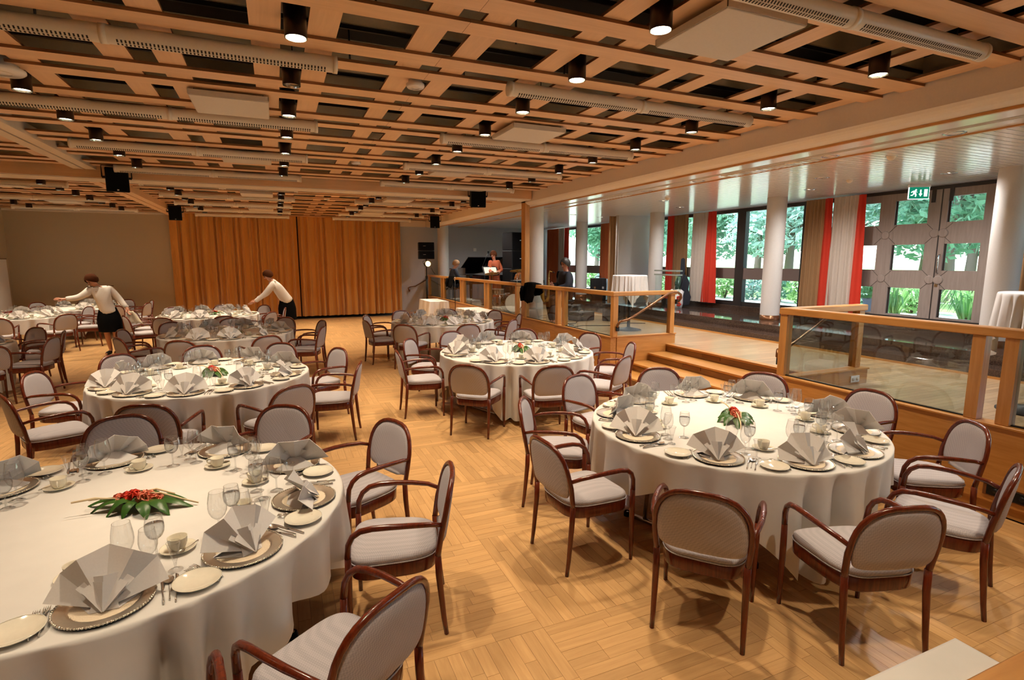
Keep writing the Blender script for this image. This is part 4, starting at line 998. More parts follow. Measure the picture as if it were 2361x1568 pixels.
for name, (cx, cy), crot, L2, places, chairs, frot in TABLES:
    T = '%s table' % name
    R = 1.046
    table_under((cx, cy), R-.04, 'round folding table on chrome legs under the cloth of the %s' % T, 'round banquet tables')
    mk('tablecloth', cloth_mesh(R+.006, L2, ZT0+.002, radians(crot), hash(name) % 99 if False else len(name)*7+int(cx*10), flo=.05), None, (cx, cy, 0), label='white tablecloth hanging in folds over the %s' % T, cat='tablecloth', group='white tablecloths')
    for ang, hr in chairs:
        a = radians(ang); r = max(hr, 1.62)-.29
        x, y = cx+r*cos(a), cy+r*sin(a)
        if not in_view(x, y, .5, 330): continue
        rz = a+pi/2 + radians(rt.uniform(-3, 3))
        lab = 'mahogany armchair in grey weave at the %s seat of %s' % (hour(ang), T)
        if not CH_used:
            CH.location = (x, y, 0); CH.rotation_euler = (0, 0, rz); CH['label'] = lab; CH['group'] = 'armchairs at the %s' % T; CH_used = True
        else: dup(CH, (x, y, 0), rz, lab, 'armchairs at the %s' % T)
    zt = ZT0+.003
    place('flower', (cx+.08, cy+.02, zt), radians(frot), 'red and pink carnations on green leaves in the middle of the %s' % T, 'flower centrepieces')
    for pi_, (ang, ntw) in enumerate(places):
        a = radians(ang); bx, by = cx+.875*cos(a), cy+.875*sin(a)
        if not in_view(bx, by, .8, 130): continue
        ux, uy = -cos(a), -sin(a)            # towards the table centre
        rx, ry = uy, -ux                     # the diner's right
        rz = atan2(uy, ux)-pi/2
        hh = hour(ang); near = hypot(bx, by) < 9
        def put(key, dx, dy, dz, r, lab, grp):
            x, y = bx+rx*dx+ux*dy, by+ry*dx+uy*dy
            place(key, (x, y, zt+dz), rz+r, '%s at %s place of %s' % (lab, hh, T), grp+' on the '+T)
        j = lambda s: rt.uniform(-s, s)
        put('charger', 0, 0, 0, j(.3), 'silver charger plate with beaded rim', 'charger plates')
        put('doily', 0, 0, .0045, j(1), 'lacy cream paper doily', 'doilies')
        put('nap%d' % (pi_ % 3), .0, -.055 if abs(ntw) < 30 else -.02, .0062, radians(ntw)+j(.1), 'grey napkin folded as a standing fan', 'napkin fans')
        put('bread', -.245, -.045, .0045, j(2), 'cream bread plate', 'bread plates')
        put('fork', -.176, .0, 0, j(.05), 'inner steel fork', 'forks'); put('fork', -.203, -.01, 0, j(.05), 'outer steel fork', 'forks')
        put('knife', .176, -.015, 0, j(.04), 'inner steel knife', 'knives'); put('spoon', .198, -.01, 0, j(.04), 'steel soup spoon', 'spoons'); put('knife', .221, -.02, 0, j(.04), 'outer steel knife', 'knives')
        put('saucer', -.115, .265, 0, j(1), 'cream saucer', 'saucers'); hr_ = j(.7)
        put('cup', -.115, .265, .0032, hr_+.3, 'cream coffee cup', 'coffee cups')
        put('tea', -.100, .222, .0115, pi/2+.1+j(.15), 'small steel teaspoon', 'teaspoons')
        put('red', .05+j(.012), .215+j(.012), 0, j(1), 'large empty wine glass', 'large wine glasses'); put('white', .140+j(.01), .165+j(.01), 0, j(1), 'smaller empty wine glass', 'smaller wine glasses')
        put('water', .155+j(.012), .275+j(.012), 0, j(1), 'stemmed glass half filled with water', 'water glasses'); put('schnapps', .222+j(.006), .115+j(.01), 0, j(1), 'small flared schnapps glass', 'schnapps glasses')

# ================================================================== SIDE TABLES AND PROPS
def rect_cloth(w, l, h, drop, seed, flare=.05):
    rnd = random.Random(seed); n = 40; m = MB(); vs = []; per = []
    for i in range(n): per.append((-w/2+w*i/n, -l/2))
    for i in range(n): per.append((w/2, -l/2+l*i/n))
    for i in range(n): per.append((w/2-w*i/n, l/2))
    for i in range(n): per.append((-w/2, l/2-l*i/n))
    N_ = len(per); ph = rnd.uniform(0, 6)
    vs = [(x*.98, y*.98, h) for x, y in per]
    for k, d in enumerate((.0, .01, .04, .12, .25, .4, .6, .8, 1.0)):
        for i, (x, y) in enumerate(per):
            s = d*drop; f = 1+ (.004 if d else 0) + flare*d
            cor = 1 if (i % n) in (0, 1, n-1) else 0
            u = i/n*2*pi
            am = .018*min(1, s/.3)*sin(u*2.5+ph)+.012*min(1, s/.3)*sin(u*6+ph*2)
            nx = (1 if x > w/2-1e-6 else -1 if x < -w/2+1e-6 else 0); ny = (1 if y > l/2-1e-6 else -1 if y < -l/2+1e-6 else 0)
            o = am+.004+flare*d+cor*.03*d
            vs.append((x+nx*o, y+ny*o, h-max(0, s-.004)))
    fs = [list(range(N_))] + [[j*N_+i, j*N_+N_+i, j*N_+N_+(i+1) % N_, j*N_+(i+1) % N_] for j in range(9) for i in range(N_)]
    m.add(vs, fs, 0, True); me = m.mesh('cloth', cloth_m); return fix_normals(me)
def side_table(x, y, rz, w, l, h, drop, tl, cl, seed):
    t = thing('side_table', tl, 'table', (x, y, 0), rz)
    MB().box((-w/2+.004, -l/2+.004, h-.03), (w/2-.004, l/2-.004, h-.003)).obj('table_top', oak_x, t)
    for sx in (-1, 1):
        for sy in (-1, 1): MB().tube([(sx*(w/2-.04), sy*(l/2-.05), 0), (sx*(w/2-.04), sy*(l/2-.05), h-.031)], .016, 8).obj('leg', chrome, t)
    mk('tablecloth', rect_cloth(w, l, h, drop, seed), None, (x, y, 0), rz, label=cl, cat='tablecloth')
side_table(4.66, 17.2, 0, .60, 1.35, .72, .60, 'serving table under a white cloth by the far steps', 'white cloth on the small serving table beside the lamp stand', 3)
side_table(4.70, 13.15, 0, .62, 1.55, .74, .45, 'long serving table under a cloth against the oak fascia', 'white cloth on the long serving table before the tall post', 4)
side_table(1.50, .685, 0, 1.02, .46, .75, .55, 'narrow table under a bright white cloth in the lower right corner', 'bright white cloth with a crease at the lower right corner', 5)
# near platform rail (bottom right)
nr = thing('rail_section', 'oak rail edge in the lower right corner, close to the camera', 'rail', (2.2, .55, 0))
part(MB().box((.95, .53, .80), (4.2, .705, .90), c=.006), 'handrail', oak_x, nr)
for x in (1.0, 2.4, 4.1): part(MB().box((x-.045, .57, 0), (x+.045, .66, .799), c=.004), 'post', oak_z, nr)

def high_table(x, y, tl, cl, seed, rot):
    t = thing('high_table', tl, 'table', (x, y, ZS))
    MB().lathe([(0, 0), (.27, .0), (.27, .012), (.20, .03), (.05, .06), (.035, .07), (0, .07)], 36).obj('base', dark_metal, t)
    MB().lathe([(.034, .07), (.034, 1.13)], 20).obj('column', dark_metal, t)
    MB().lathe([(0, 1.13), (.33, 1.13), (.34, 1.14), (.34, 1.158), (0, 1.16)], 40).obj('table_top', oak_x, t)
    mk('tablecloth', cloth_mesh(.345, .72, 1.163, radians(rot), seed, flo=.3, amp=.030), None, (x, y, ZS), label=cl, cat='tablecloth')
high_table(6.85, 9.55, 'high standing table on a dark pillar base before the partition', 'white cloth draped over the high table before the partition', 5, 20)
high_table(6.72, 2.70, 'high standing table on a dark round base at the right edge', 'white cloth draped over the high table at the right edge', 9, 62)

# roll-up banner on the left edge
bn = thing('roll_up_banner', 'narrow blue and red roll-up banner at the left edge', 'banner', (-6.875, 19.1, 0), pi/2)
MB().box((-.42, -.08, 0), (.42, .08, .07), c=.01).obj('base', panel_m, bn)
MB().box((-.40, -.004, .07), (.40, .004, .42)).obj('print_navy', navy, bn); MB().box((-.40, -.004, .42), (.40, .004, .62)).obj('print_red', curt_r, bn); MB().box((-.40, -.004, .62), (.40, .004, 2.03)).obj('print_white', white_gloss, bn)
MB().tube([(0, .03, .07), (0, .03, 2.04)], .01, 6).obj('pole', chrome, bn); MB().box((-.41, -.012, 2.03), (.41, .012, 2.06)).obj('clamp_bar', chrome, bn)
# lamp and loudspeaker stand
ls = thing('speaker_stand', 'black tripod stand before the grey wall beside the curtain', 'stand', (4.88, 18.9, 0))
MB().tube([(0, 0, .12), (0, 0, 1.42)], .03, 10).tube([(0, 0, 1.42), (0, 0, 2.05)], .02, 10).obj('pole', black, ls)
for a in (205, 330, 85):
    c, s_ = cos(radians(a)), sin(radians(a)); MB().tube([(0.02*c, .02*s_, .62), (.55*c, .55*s_, .015)], .016, 8).obj('leg', black, ls); MB().tube([(0, 0, .16), (.30*c, .30*s_, .28)], .009, 6).obj('brace', black, ls)
MB().lathe([(.045, .58), (.045, .68)], 14).lathe([(.04, 1.36), (.04, 1.46)], 14).obj('collar', black, ls)
for zz, l in ((2.05, 'lower black loudspeaker on the tripod stand by the grey wall'), (2.345, 'upper black loudspeaker on the tripod stand by the grey wall')):
    t = thing('loudspeaker', l, 'loudspeaker', (4.88, 18.9, zz), radians(-8), 'loudspeakers on the tripod stand')
    cabn = MB().box((-.27, -.16, 0), (.27, .16, .285), c=.012).obj('cabinet', black, t); MB().box((-.255, -.167, .012), (.255, -.161, .273)).obj('grille', blackcloth, cabn); MB().box((-.12, -.172, .15), (-.03, -.168, .165)).obj('badge', chrome, cabn); MB().tube([(.2, .17, .06), (.2, .2, .06), (.2, .2, .2), (.2, .17, .2)], .008, 6).obj('handle', black, t)
pl_ = thing('stage_lamp', 'glowing round stage lamp clamped under the loudspeakers', 'lamp', (4.88, 18.80, 1.88))
M_ = Matrix.Translation((.0, -.02, 0)) @ Matrix.Rotation(radians(86), 4, 'X') @ Matrix.Rotation(radians(0), 4, 'Y')
MB().lathe([(.10, .14), (.105, .0), (.085, -.02), (.08, -.16), (.03, -.2), (0, -.2)], 24, 0, M_).obj('can', black, pl_); MB().lathe([(0, .10), (.095, .10)], 24, 0, M_).obj('lens', plain('stage_lens', (1, .7, .35), .3, emit=(1, .60, .22), es=5), pl_)
MB().tube([(-.13, 0, 0), (-.13, .06, .1), (0, .09, .14), (.13, .06, .1), (.13, 0, 0)], .008, 6).obj('yoke', black, pl_)
cb = MB().tube([(5.05, 18.9, 1.75), (5.1, 18.85, 1.62), (5.18, 18.9, 1.53), (5.21, 18.95, 1.50)], .008, 6).obj('cable', black, label='black cable hanging from the stage lamp to the rail', cat='cable')
wr = MB().tube([(4.45, 19.9, .93), (4.43, 19.88, 1.0), (4.5, 19.88, 1.03), (4.7, 19.88, 1.06), (5.1, 19.88, 1.28), (5.13, 19.88, 1.3)], .02, 8).box((4.46, 19.88, .86), (4.5, 19.97, .93)).obj('wall_handrail', bronze, label='dark handrail on the grey wall behind the lamp stand', cat='handrail')
ms = thing('microphone_stand', 'thin black microphone stand before the far balustrade', 'stand', (5.0, 15.95, 0))
MB().lathe([(.13, 0), (.13, .015), (.02, .03)], 20, cap=(True, True)).obj('base', black, ms); MB().tube([(0, 0, .03), (0, 0, 1.38)], .011, 8).obj('pole', black, ms); MB().tube([(0, 0, 1.38), (-.02, -.01, 1.50)], .018, 8).obj('clip', chrome, ms); MB().ell((-.025, -.012, 1.53), (.025, .025, .035)).obj('microphone', black, ms)

# draped coats
def coat(loc, label, seed, w=.42, long=.42):
    t = thing('draped_coat', label, 'coat', loc)
    rnd = random.Random(seed); n = 22; m = MB(); vs = []; path = [(-.12, -long), (-.115, -long*.7), (-.10, -.2), (-.09, -.08), (-.07, .015), (.0, .04), (.07, .015), (.09, -.08), (.10, -.2), (.11, -long*.62)]
    for i in range(n+1):
        u = i/n; b = .03*sin(u*17+seed)+.02*sin(u*31)
        for k, (x, z) in enumerate(path):
            edge = 1-.35*(abs(u-.5)*2)**3
            vs.append((x*(1+b*4*(abs(z) > .1))+b*.4, (u-.5)*w*(1+.25*(-z)), z*edge+b*.3*(z < -.1)+.008))
    K = len(path); m.add(vs, [[i*K+k, i*K+k+1, (i+1)*K+k+1, (i+1)*K+k] for i in range(n) for k in range(K-1)], 0, True)
    me = m.mesh('coat_body', blackcloth); bm = bmesh.new(); bm.from_mesh(me); bmesh.ops.solidify(bm, geom=bm.faces[:], thickness=.012); bm.to_mesh(me); bm.free(); mk('coat_body', me, t)
    MB().tube([(-.12, w*.42, -.05), (-.15, w*.46, -.2), (-.14, w*.44, -long*.9)], [.05, .055, .045], 10).obj('sleeve', blackcloth, t)
coat((5.195, 10.85, ZR), 'black coat thrown over the rail end beside the tall post', 2, .55, .42); coat((5.195, 16.75, ZR), 'black jacket hung over the rail below the pianist', 5, .5, .36)

# ---- band corner
tw = thing('loudspeaker_tower', 'tall black loudspeaker tower behind the singer', 'loudspeaker', (7.3, 16.45, ZS), radians(8))
for k in range(4):
    z0 = .06+.58*k
    cabn = MB().box((-.38, -.3, z0), (.38, .3, z0+.57), c=.015).obj('cabinet', black, tw); MB().box((-.35, -.307, z0+.02), (.35, -.301, z0+.55)).obj('grille', blackcloth, cabn); MB().box((-.09, -.314, z0+.30), (.06, -.308, z0+.325)).obj('badge', chrome, cabn)
MB().box((-.36, -.28, 0), (.36, .28, .058)).obj('base', black, tw)
pn = thing('grand_piano', 'black grand piano with raised lid behind the far balustrade', 'piano', (6.50, 18.05, ZS))
ol = [(-.55, -.72), (-.55, .72), (.1, .72), (.55, .60), (.85, .25), (1.05, -.1), (1.10, -.45), (.95, -.72)]
def slab(mb, ol, z0, z1, M=None):
    k = len(ol); mb.add([(x, y, z0) for x, y in ol]+[(x, y, z1) for x, y in ol], [list(range(k)), list(range(2*k-1, k-1, -1))]+[[i, (i+1) % k, k+(i+1) % k, k+i] for i in range(k)], 0, False, M); return mb
pblack = plain('piano_black', (.008, .008, .009), .06, coat=.6)
slab(MB(), ol, .68, .98).obj('case', pblack, pn)
slab(MB(), ol, 0, .022, Matrix.Translation((0, .72, .985)) @ Matrix.Rotation(radians(-24), 4, 'X') @ Matrix.Translation((0, -.72, 0))).obj('lid', pblack, pn)
MB().box((-.82, -.70, .66), (-.551, .70, .74), c=.005).obj('key_bed', pblack, pn); MB().box((-.80, -.62, .7405), (-.66, .62, .755)).obj('keyboard', porc, pn); MB().box((-.60, -.4, .99), (-.57, .4, 1.22)).obj('music_desk', pblack, pn)
MB().tube([(.1, -.5, .99), (.1, -.55, 1.4)], .01, 6).obj('lid_prop', pblack, pn)
for x, y in ((-.45, -.55), (-.45, .55), (.8, -.3)): MB().tube([(x, y, .0), (x, y, .1), (x, y, .68)], [.03, .04, .055], 10).obj('leg', pblack, pn)
ps_ = thing('piano_stool', 'black stool under the pianist', 'stool', (4.98+.40, 17.6, ZS)); MB().lathe([(0, .50), (.19, .50), (.20, .52), (.19, .56), (0, .565)], 24).obj('seat', black, ps_)
for a in (45, 135, 225, 315): MB().tube([(.10*cos(radians(a)), .10*sin(radians(a)), .5), (.13*cos(radians(a)), .13*sin(radians(a)), 0)], .014, 6).obj('leg', black, ps_)
pm = thing('piano_microphone', 'black boom microphone leaning over the piano', 'microphone', (6.35, 16.95, ZS)); MB().lathe([(.14, 0), (.14, .012), (.02, .03)], 16, cap=(True, True)).obj('base', black, pm); MB().tube([(0, 0, .02), (0, 0, 1.3)], .01, 6).tube([(-.12, 0, 1.2), (.12, 0, 1.72)], .008, 6).obj('boom', black, pm); MB().ell((.13, 0, 1.75), (.03, .03, .05)).obj('capsule', black, pm)
mst = thing('music_stand', 'dark music stand with sheets before the singer', 'stand', (6.28, 16.15, ZS)); MB().tube([(0, 0, .02), (0, 0, 1.02)], .012, 6).obj('pole', black, mst)
for a in (30, 150, 270): MB().tube([(0, 0, .25), (.25*cos(radians(a)), .25*sin(radians(a)), .01)], .009, 5).obj('leg', black, mst)
MB().box((-.25, -.01, 0), (.25, .01, .34), M=Matrix.Translation((0, 0, 1.0)) @ Matrix.Rotation(radians(-35), 4, 'X')).obj('desk', black, mst); MB().box((-.21, -.016, .02), (.21, -.011, .30), M=Matrix.Translation((0, 0, 1.0)) @ Matrix.Rotation(radians(-35), 4, 'X')).obj('sheet_music', porc, mst)
def drum(loc, r, h, label, tilt=0, body=curt_r, leg=True, vertical=True):
    t = thing('drum', label, 'drum', loc, 0, 'drum kit'); M = Matrix.Rotation(radians(tilt), 4, 'X')
    MB().lathe([(r, 0), (r, h)], 28, 0, M).obj('shell', body, t); MB().lathe([(0, h+.002), (r*.99, h+.002)], 28, 0, M).lathe([(0, -.002), (r*.99, -.002)], 28, 0, M).obj('drum_head', porc, t)
    MB().lathe([(r+.008, -.004), (r+.008, .02), (r+.001, .02)], 28, 0, M).lathe([(r+.001, h-.02), (r+.008, h-.02), (r+.008, h+.006)], 28, 0, M).obj('hoop', chrome, t)
    if leg:
        for a in (20, 140, 260): MB().tube([(r*cos(radians(a)), r*sin(radians(a)), .02), (r*1.2*cos(radians(a)), r*1.2*sin(radians(a)), -(loc[2]-ZS))], .01, 5).obj('leg', chrome, t)
drum((6.15, 14.5, ZS+.27), .26, .40, 'large bass drum of the kit beside the singer', 90, pblack, False); drum((5.75, 14.25, ZS+.52), .18, .15, 'snare drum of the kit near the rail', 0, chrome); drum((6.65, 14.35, ZS+.35), .2, .35, 'floor tom of the kit', 0, pblack)
for x, y, z, l in ((5.75, 14.75, 1.62, 'shiny cymbal left over the drums'), (6.55, 14.75, 1.70, 'shiny cymbal right over the drums')):
    t = thing('cymbal_stand', l, 'cymbal', (x, y, ZS), 0, 'drum kit'); MB().tube([(0, 0, 0.02), (0, 0, z-ZS+.03)], .01, 6).obj('pole', chrome, t); MB().lathe([(0, .035), (.03, .03), (.22, .0), (.22, -.003), (.03, .026), (0, .03)], 28, 0, Matrix.Translation((0, 0, z-ZS)) @ Matrix.Rotation(radians(-12), 4, 'X')).obj('cymbal', gold, t)
    for a in (30, 150, 270): MB().tube([(0, 0, .35), (.25*cos(radians(a)), .25*sin(radians(a)), .01)], .008, 5).obj('leg', chrome, t)
kb = thing('keyboard_rack', 'keyboard on a stand beside the singer', 'keyboard', (7.0, 15.0, ZS)); MB().box((-.5, -.16, .78), (.5, .16, .88), c=.01).obj('case', black, kb); MB().box((-.46, -.15, .8805), (.46, 0, .888)).obj('keys', porc, kb)
for sx in (-1, 1): MB().tube([(sx*.4, -.2, 0), (sx*.4, .2, .78)], .014, 6).tube([(sx*.4, .2, 0), (sx*.4, -.2, .78)], .014, 6).obj('stand_leg', black, kb)
bk = thing('double_bass', 'brown double bass leaning beside the loudspeaker tower', 'instrument', (7.05, 15.55, ZS), radians(20))
bw = wood('bass_wood', (.22, .075, .02), (.12, .035, .01), 2, .2, 2, .0, coat=.5)
ob = [(.0, .06), (.16, .07), (.27, .16), (.31, .32), (.27, .48), (.19, .60), (.18, .68), (.22, .80), (.23, .92), (.17, 1.04), (.06, 1.10), (0, 1.11)]
ol2 = [(x, z) for x, z in ob]+[(-x, z) for x, z in ob[-2:0:-1]]
k = len(ol2); mbb = MB().add([(x, -.09, z) for x, z in ol2]+[(x, .09, z) for x, z in ol2], [list(range(k)), list(range(2*k-1, k-1, -1))]+[[i, (i+1) % k, k+(i+1) % k, k+i] for i in range(k)]); mbb.obj('body', bw, bk)
MB().tube([(0, -.1, 1.05), (0, -.06, 1.7)], [.03, .022], 8).obj('neck', bw, bk); MB().ell((0, -.05, 1.76), (.03, .05, .08)).obj('scroll', bw, bk); MB().tube([(0, 0, 0), (0, 0, .07)], .01, 6).obj('end_pin', chrome, bk)

def case(loc, size, label, rz, mat=black):
    t = thing('equipment_case', label, 'case', loc, rz); w, d, h = size
    MB().box((-w/2, -d/2, 0), (w/2, d/2, h), c=.015).obj('shell', mat, t)
    for sx in (-1, 1):
        MB().box((sx*w*.28-.02, -d/2-.006, h*.05), (sx*w*.28+.02, -d/2-.001, h*.95)).obj('strap', dark_metal, t); MB().box((sx*w*.28-.03, -d/2-.012, h*.52), (sx*w*.28+.03, -d/2-.0065, h*.62)).obj('buckle', chrome, t)
    MB().tube([(-.08, 0, h), (-.08, 0, h+.05), (.08, 0, h+.05), (.08, 0, h)], .012, 6).obj('handle', black, t)
case((9.05, 14.25, .79), (.45, .22, .68), 'black case with two straps before the brown curtain', radians(-20)); case((9.45, 13.75, .79), (.36, .2, .55), 'small black bag beside the blue folder', radians(-20))
fo = thing('display_board', 'narrow pale blue board leaning beside the black case', 'board', (9.28, 13.98, .79), radians(-60)); MB().box((-.14, -.012, 0), (.14, .012, .66), M=Matrix.Rotation(radians(-8), 4, 'X')).obj('panel', plain('pale_blue', (.35, .55, .70), .4), fo); MB().box((-.15, -.016, 0), (.15, .016, .02), M=Matrix.Rotation(radians(-8), 4, 'X')).obj('foot', black, fo)
for k, (x, y, l) in enumerate(((6.9, 11.6, 'open dark crate of cables on the stage floor'), (7.6, 11.2, 'dark amplifier box on the stage floor left of the high table'), (7.2, 12.6, 'flat dark box behind the amplifier on the stage'))): case((x, y, ZS), (.5, .4, (.22, .42, .3)[k]), l, radians(10+20*k), plain('case_brown%d' % k, (.03, .02, .015), .6))
for pts, l in (([(5.8, 10.3), (6.3, 10.55), (6.9, 10.3), (7.5, 10.6), (7.9, 10.35)], 'black cable snaking on the stage floor behind the glass'), ([(5.7, 11.0), (6.4, 11.0), (6.6, 11.3), (7.3, 11.65)], 'second black cable on the stage floor near the crate')):
    MB().tube([(x, y, ZS+.009) for x, y in pts], .008, 6).obj('cable', black, label=l, cat='cable')
# guitar bag, plastic bag, glass shelf by the curtains
gb = thing('guitar_bag', 'dark guitar bag leaning on the brown curtain', 'bag', (9.86, 11.42, .79), radians(-40))
gl_ = [(.0, .02), (.2, .05), (.24, .25), (.16, .45), (.19, .62), (.12, .78), (.06, .85), (.05, 1.25), (0, 1.28)]; g2 = gl_+[(-x, z) for x, z in gl_[-2:0:-1]]; k = len(g2)
MB().add([(x, -.07, z) for x, z in g2]+[(x, .07, z) for x, z in g2], [list(range(k)), list(range(2*k-1, k-1, -1))]+[[i, (i+1) % k, k+(i+1) % k, k+i] for i in range(k)], 0, False, Matrix.Rotation(radians(-7), 4, 'X')).obj('bag_body', navy, gb); MB().tube([(-.1, -.12, .3), (-.02, -.2, .6), (.05, -.2, .9)], .012, 6).obj('strap', black, gb)
pb = thing('plastic_bag', 'white plastic bag with a red flower print by the curtain', 'bag', (9.42, 11.12, .79), radians(-30))
vs = []; 
for z, w, d in ((0, .16, .10), (.12, .19, .11), (.3, .18, .08), (.42, .20, .04), (.47, .13, .02)): vs += [(w*cos(a*pi/6), d*sin(a*pi/6), z+.02*sin(a*2.1)) for a in range(12)]
MB().add(vs, [[j*12+i, j*12+(i+1) % 12, j*12+12+(i+1) % 12, j*12+12+i] for j in range(4) for i in range(12)]+[list(range(12))[::-1]], 0, True).obj('bag_body', white_gloss, pb)
fl = MB()
for cx_, cz_ in ((.05, .26), (.06, .10)):
    for a in range(5): fl.ell((cx_+.035*cos(a*1.257), -.112+.02*(cz_ > .2)*0, cz_+.035*sin(a*1.257)), (.028, .012, .028), 8, 5)
fl.obj('flower_print', curt_r, pb); MB().tube([(-.06, 0, .46), (-.04, 0, .56), (.04, 0, .56), (.06, 0, .46)], .006, 5).obj('handle', white_gloss, pb)
gsf = thing('glass_console', 'narrow glass console with two pale edges before the curtains', 'shelf', (9.02, 10.98, .79), 0)
for z in (.84, .94): MB().box((-.1, -.42, z), (.1, .42, z+.035)).obj('shelf_edge', plain('glass_edge%d' % int(z*100), (.38, .46, .42), .1), gsf)
for y in (-.38, .38): MB().box((-.08, y-.006, 0), (.08, y+.006, .84)).obj('glass_leg', pane_m, gsf)

# ================================================================== PEOPLE
def skinned(name, chains, mat, parent, levels=1):
    """chains: list of [(pos, radius), ...]; a chain may start at an index tuple ('@', i) to branch from an earlier vertex."""
    me = bpy.data.meshes.new(name); vs = []; es = []; rad = []
    for ch in chains:
        prev = None
        for it in ch:
            if it[0] == '@': prev = it[1]; continue
            vs.append(it[0]); rad.append(it[1]); i = len(vs)-1
            if prev is not None: es.append((prev, i))
            prev = i
    me.from_pydata(vs, es, []); o = bpy.data.objects.new(name, me); COL.objects.link(o)
    md = o.modifiers.new('skin', 'SKIN'); md.use_smooth_shade = True
    for i, r in enumerate(rad): r = r if isinstance(r, tuple) else (r, r); me.skin_vertices[0].data[i].radius = r
    for d in me.skin_vertices[0].data: d.use_root = False
    me.skin_vertices[0].data[0].use_root = True
    ss = o.modifiers.new('sub', 'SUBSURF'); ss.levels = levels; ss.render_levels = levels
    dg = bpy.context.evaluated_depsgraph_get(); m2 = bpy.data.meshes.new_from_object(o.evaluated_get(dg)); 
    bpy.data.objects.remove(o); m2.materials.clear(); m2.materials.append(mat)
    for p in m2.polygons: p.use_smooth = True; p.material_index = 0
    return mk(name, m2, parent)
V = Vector
JK = [None]
def person(label, loc, J, top, bottom, shoe, hair, face, skirt=None, hem=None):
    """J: joint positions; face: direction the head looks (unit-ish)."""
    p = thing('person', label, 'person', loc)
    P_ = {k: V(v) for k, v in J.items()}
    f = V(face).normalized(); hd = P_['head']; up = (hd-P_['neck']).normalized(); f = (f-up*f.dot(up)).normalized(); sd = f.cross(up)
    ch = [[(P_['hip'], (.13, .10)), ((P_['hip']+P_['chest'])/2, (.12, .095)), (P_['chest'], (.14, .10)), (P_['neck']-up*.05, .07), (P_['neck'], .052), (hd-up*.075+f*.02, (.062, .062)), (hd-up*.01, (.076, .086)), (hd+up*.07, (.070, .078)), (hd+up*.105, .04)]]
    idx = {'hip': 0, 'chest': 2, 'skull': 6}; n = 9
    ch.append([('@', 6), (hd+f*.095-up*.015, .013), (hd+f*.108-up*.03, .012)]); n += 2           # nose
    for s in (-1, 1): ch.append([('@', 6), (hd+sd*s*.088-up*.01-f*.005, .018)]); n += 1              # ears
    for s in 'LR':
        sh, el, wr, ha = P_['sh'+s], P_['el'+s], P_['wr'+s], P_['ha'+s]
        d = (ha-wr).normalized(); b = d.orthogonal().normalized(); q = d.cross(b)
        if abs(b.z) > abs(q.z): b, q = q, b
        ch.append([('@', 2), (sh, .062), ((sh+el)/2, .052), (el, .043), ((el+wr)/2, .038), (wr, .027), (wr+d*.05, (.036, .02)), (wr+d*.085, (.038, .018))]); palm = n+6; n += 7
        for k in range(4):
            o_ = b*(.027-.018*k); L = (.068, .078, .074, .058)[k]
            ch.append([('@', palm), (wr+d*.10+o_, .0095), (wr+d*(.10+L*.5)+o_-q*.008, .0088), (wr+d*(.10+L)+o_-q*.022, .0078)]); n += 3
        ch.append([('@', palm-1), (wr+d*.06+b*.045, .011), (wr+d*.095+b*.058-q*.008, .0095), (wr+d*.118+b*.05-q*.012, .0085)]); n += 3
    for s in 'LR':
        hp, kn, an, to = P_['hp'+s], P_['kn'+s], P_['an'+s], P_['to'+s]
        ch.append([('@', 0), (hp, .088), ((hp+kn)/2, .075), (kn, .056), ((kn+an)*.5, .052), (an, .036), (to*.5+an*.5-V((0, 0, .02)), .034), (to, .028)]); n += 7
    skinned('body', ch, skin_m, p, 2)
    # clothes
    tc = [[(P_['chest'], (.185, .14)), (P_['chest']*.35+P_['neck']*.65-up*.02, (.13, .10)), (P_['neck']-up*.01, .068)], [('@', 0), ((P_['hip']+P_['chest'])/2, (.18, .15)), (P_['hip'], (.195, .16)), (P_['hip']-(P_['chest']-P_['hip']).normalized()*.10, (.20, .17))]]
    for s in 'LR': tc.append([('@', 0), (P_['sh'+s], .086), ((P_['sh'+s]+P_['el'+s])/2, .076), (P_['el'+s], .066), ((P_['el'+s]+P_['wr'+s])/2, .060), (P_['wr'+s], .052)])
    jk = skinned('jacket', tc, top, p, 2); JK[0] = jk
    if skirt:
        w = P_['hip']+V((0, 0, .06)); h = V(skirt); m = MB(); vs = []
        for k in range(7):
            u = k/6; c = w.lerp(h, u); rx = .15+.075*min(1, u*2.2)-.01*u; ry = .125+.07*min(1, u*2.2)
            vs += [(c.x+rx*cos(a*pi/14), c.y+ry*sin(a*pi/14), c.z) for a in range(28)]
        m.add(vs, [[j*28+i, j*28+(i+1) % 28, j*28+28+(i+1) % 28, j*28+28+i] for j in range(6) for i in range(28)], 0, True).obj('skirt', bottom, p)
    else:
        bc = [[(P_['hip'], (.15, .12))]]
        for s in 'LR': bc.append([('@', 0), (P_['hp'+s], .108), ((P_['hp'+s]+P_['kn'+s])/2, .09), (P_['kn'+s], .072), ((P_['kn'+s]+P_['an'+s])/2, .066), (P_['an'+s]+V((0, 0, .02)), .058)])
        skinned('trousers', bc, bottom, p, 2)
    for s in 'LR':
        a, t = P_['an'+s], P_['to'+s]; skinned('shoe', [[(a-V((0, 0, .03)), .046), (a*.4+t*.6-V((0, 0, .012)), .044), (t, .036)]], shoe, p, 2)
    R3 = Matrix((sd, f, up)).transposed().to_4x4(); M = Matrix.Translation(hd) @ R3
    m = MB(); vs = []; nn = 20
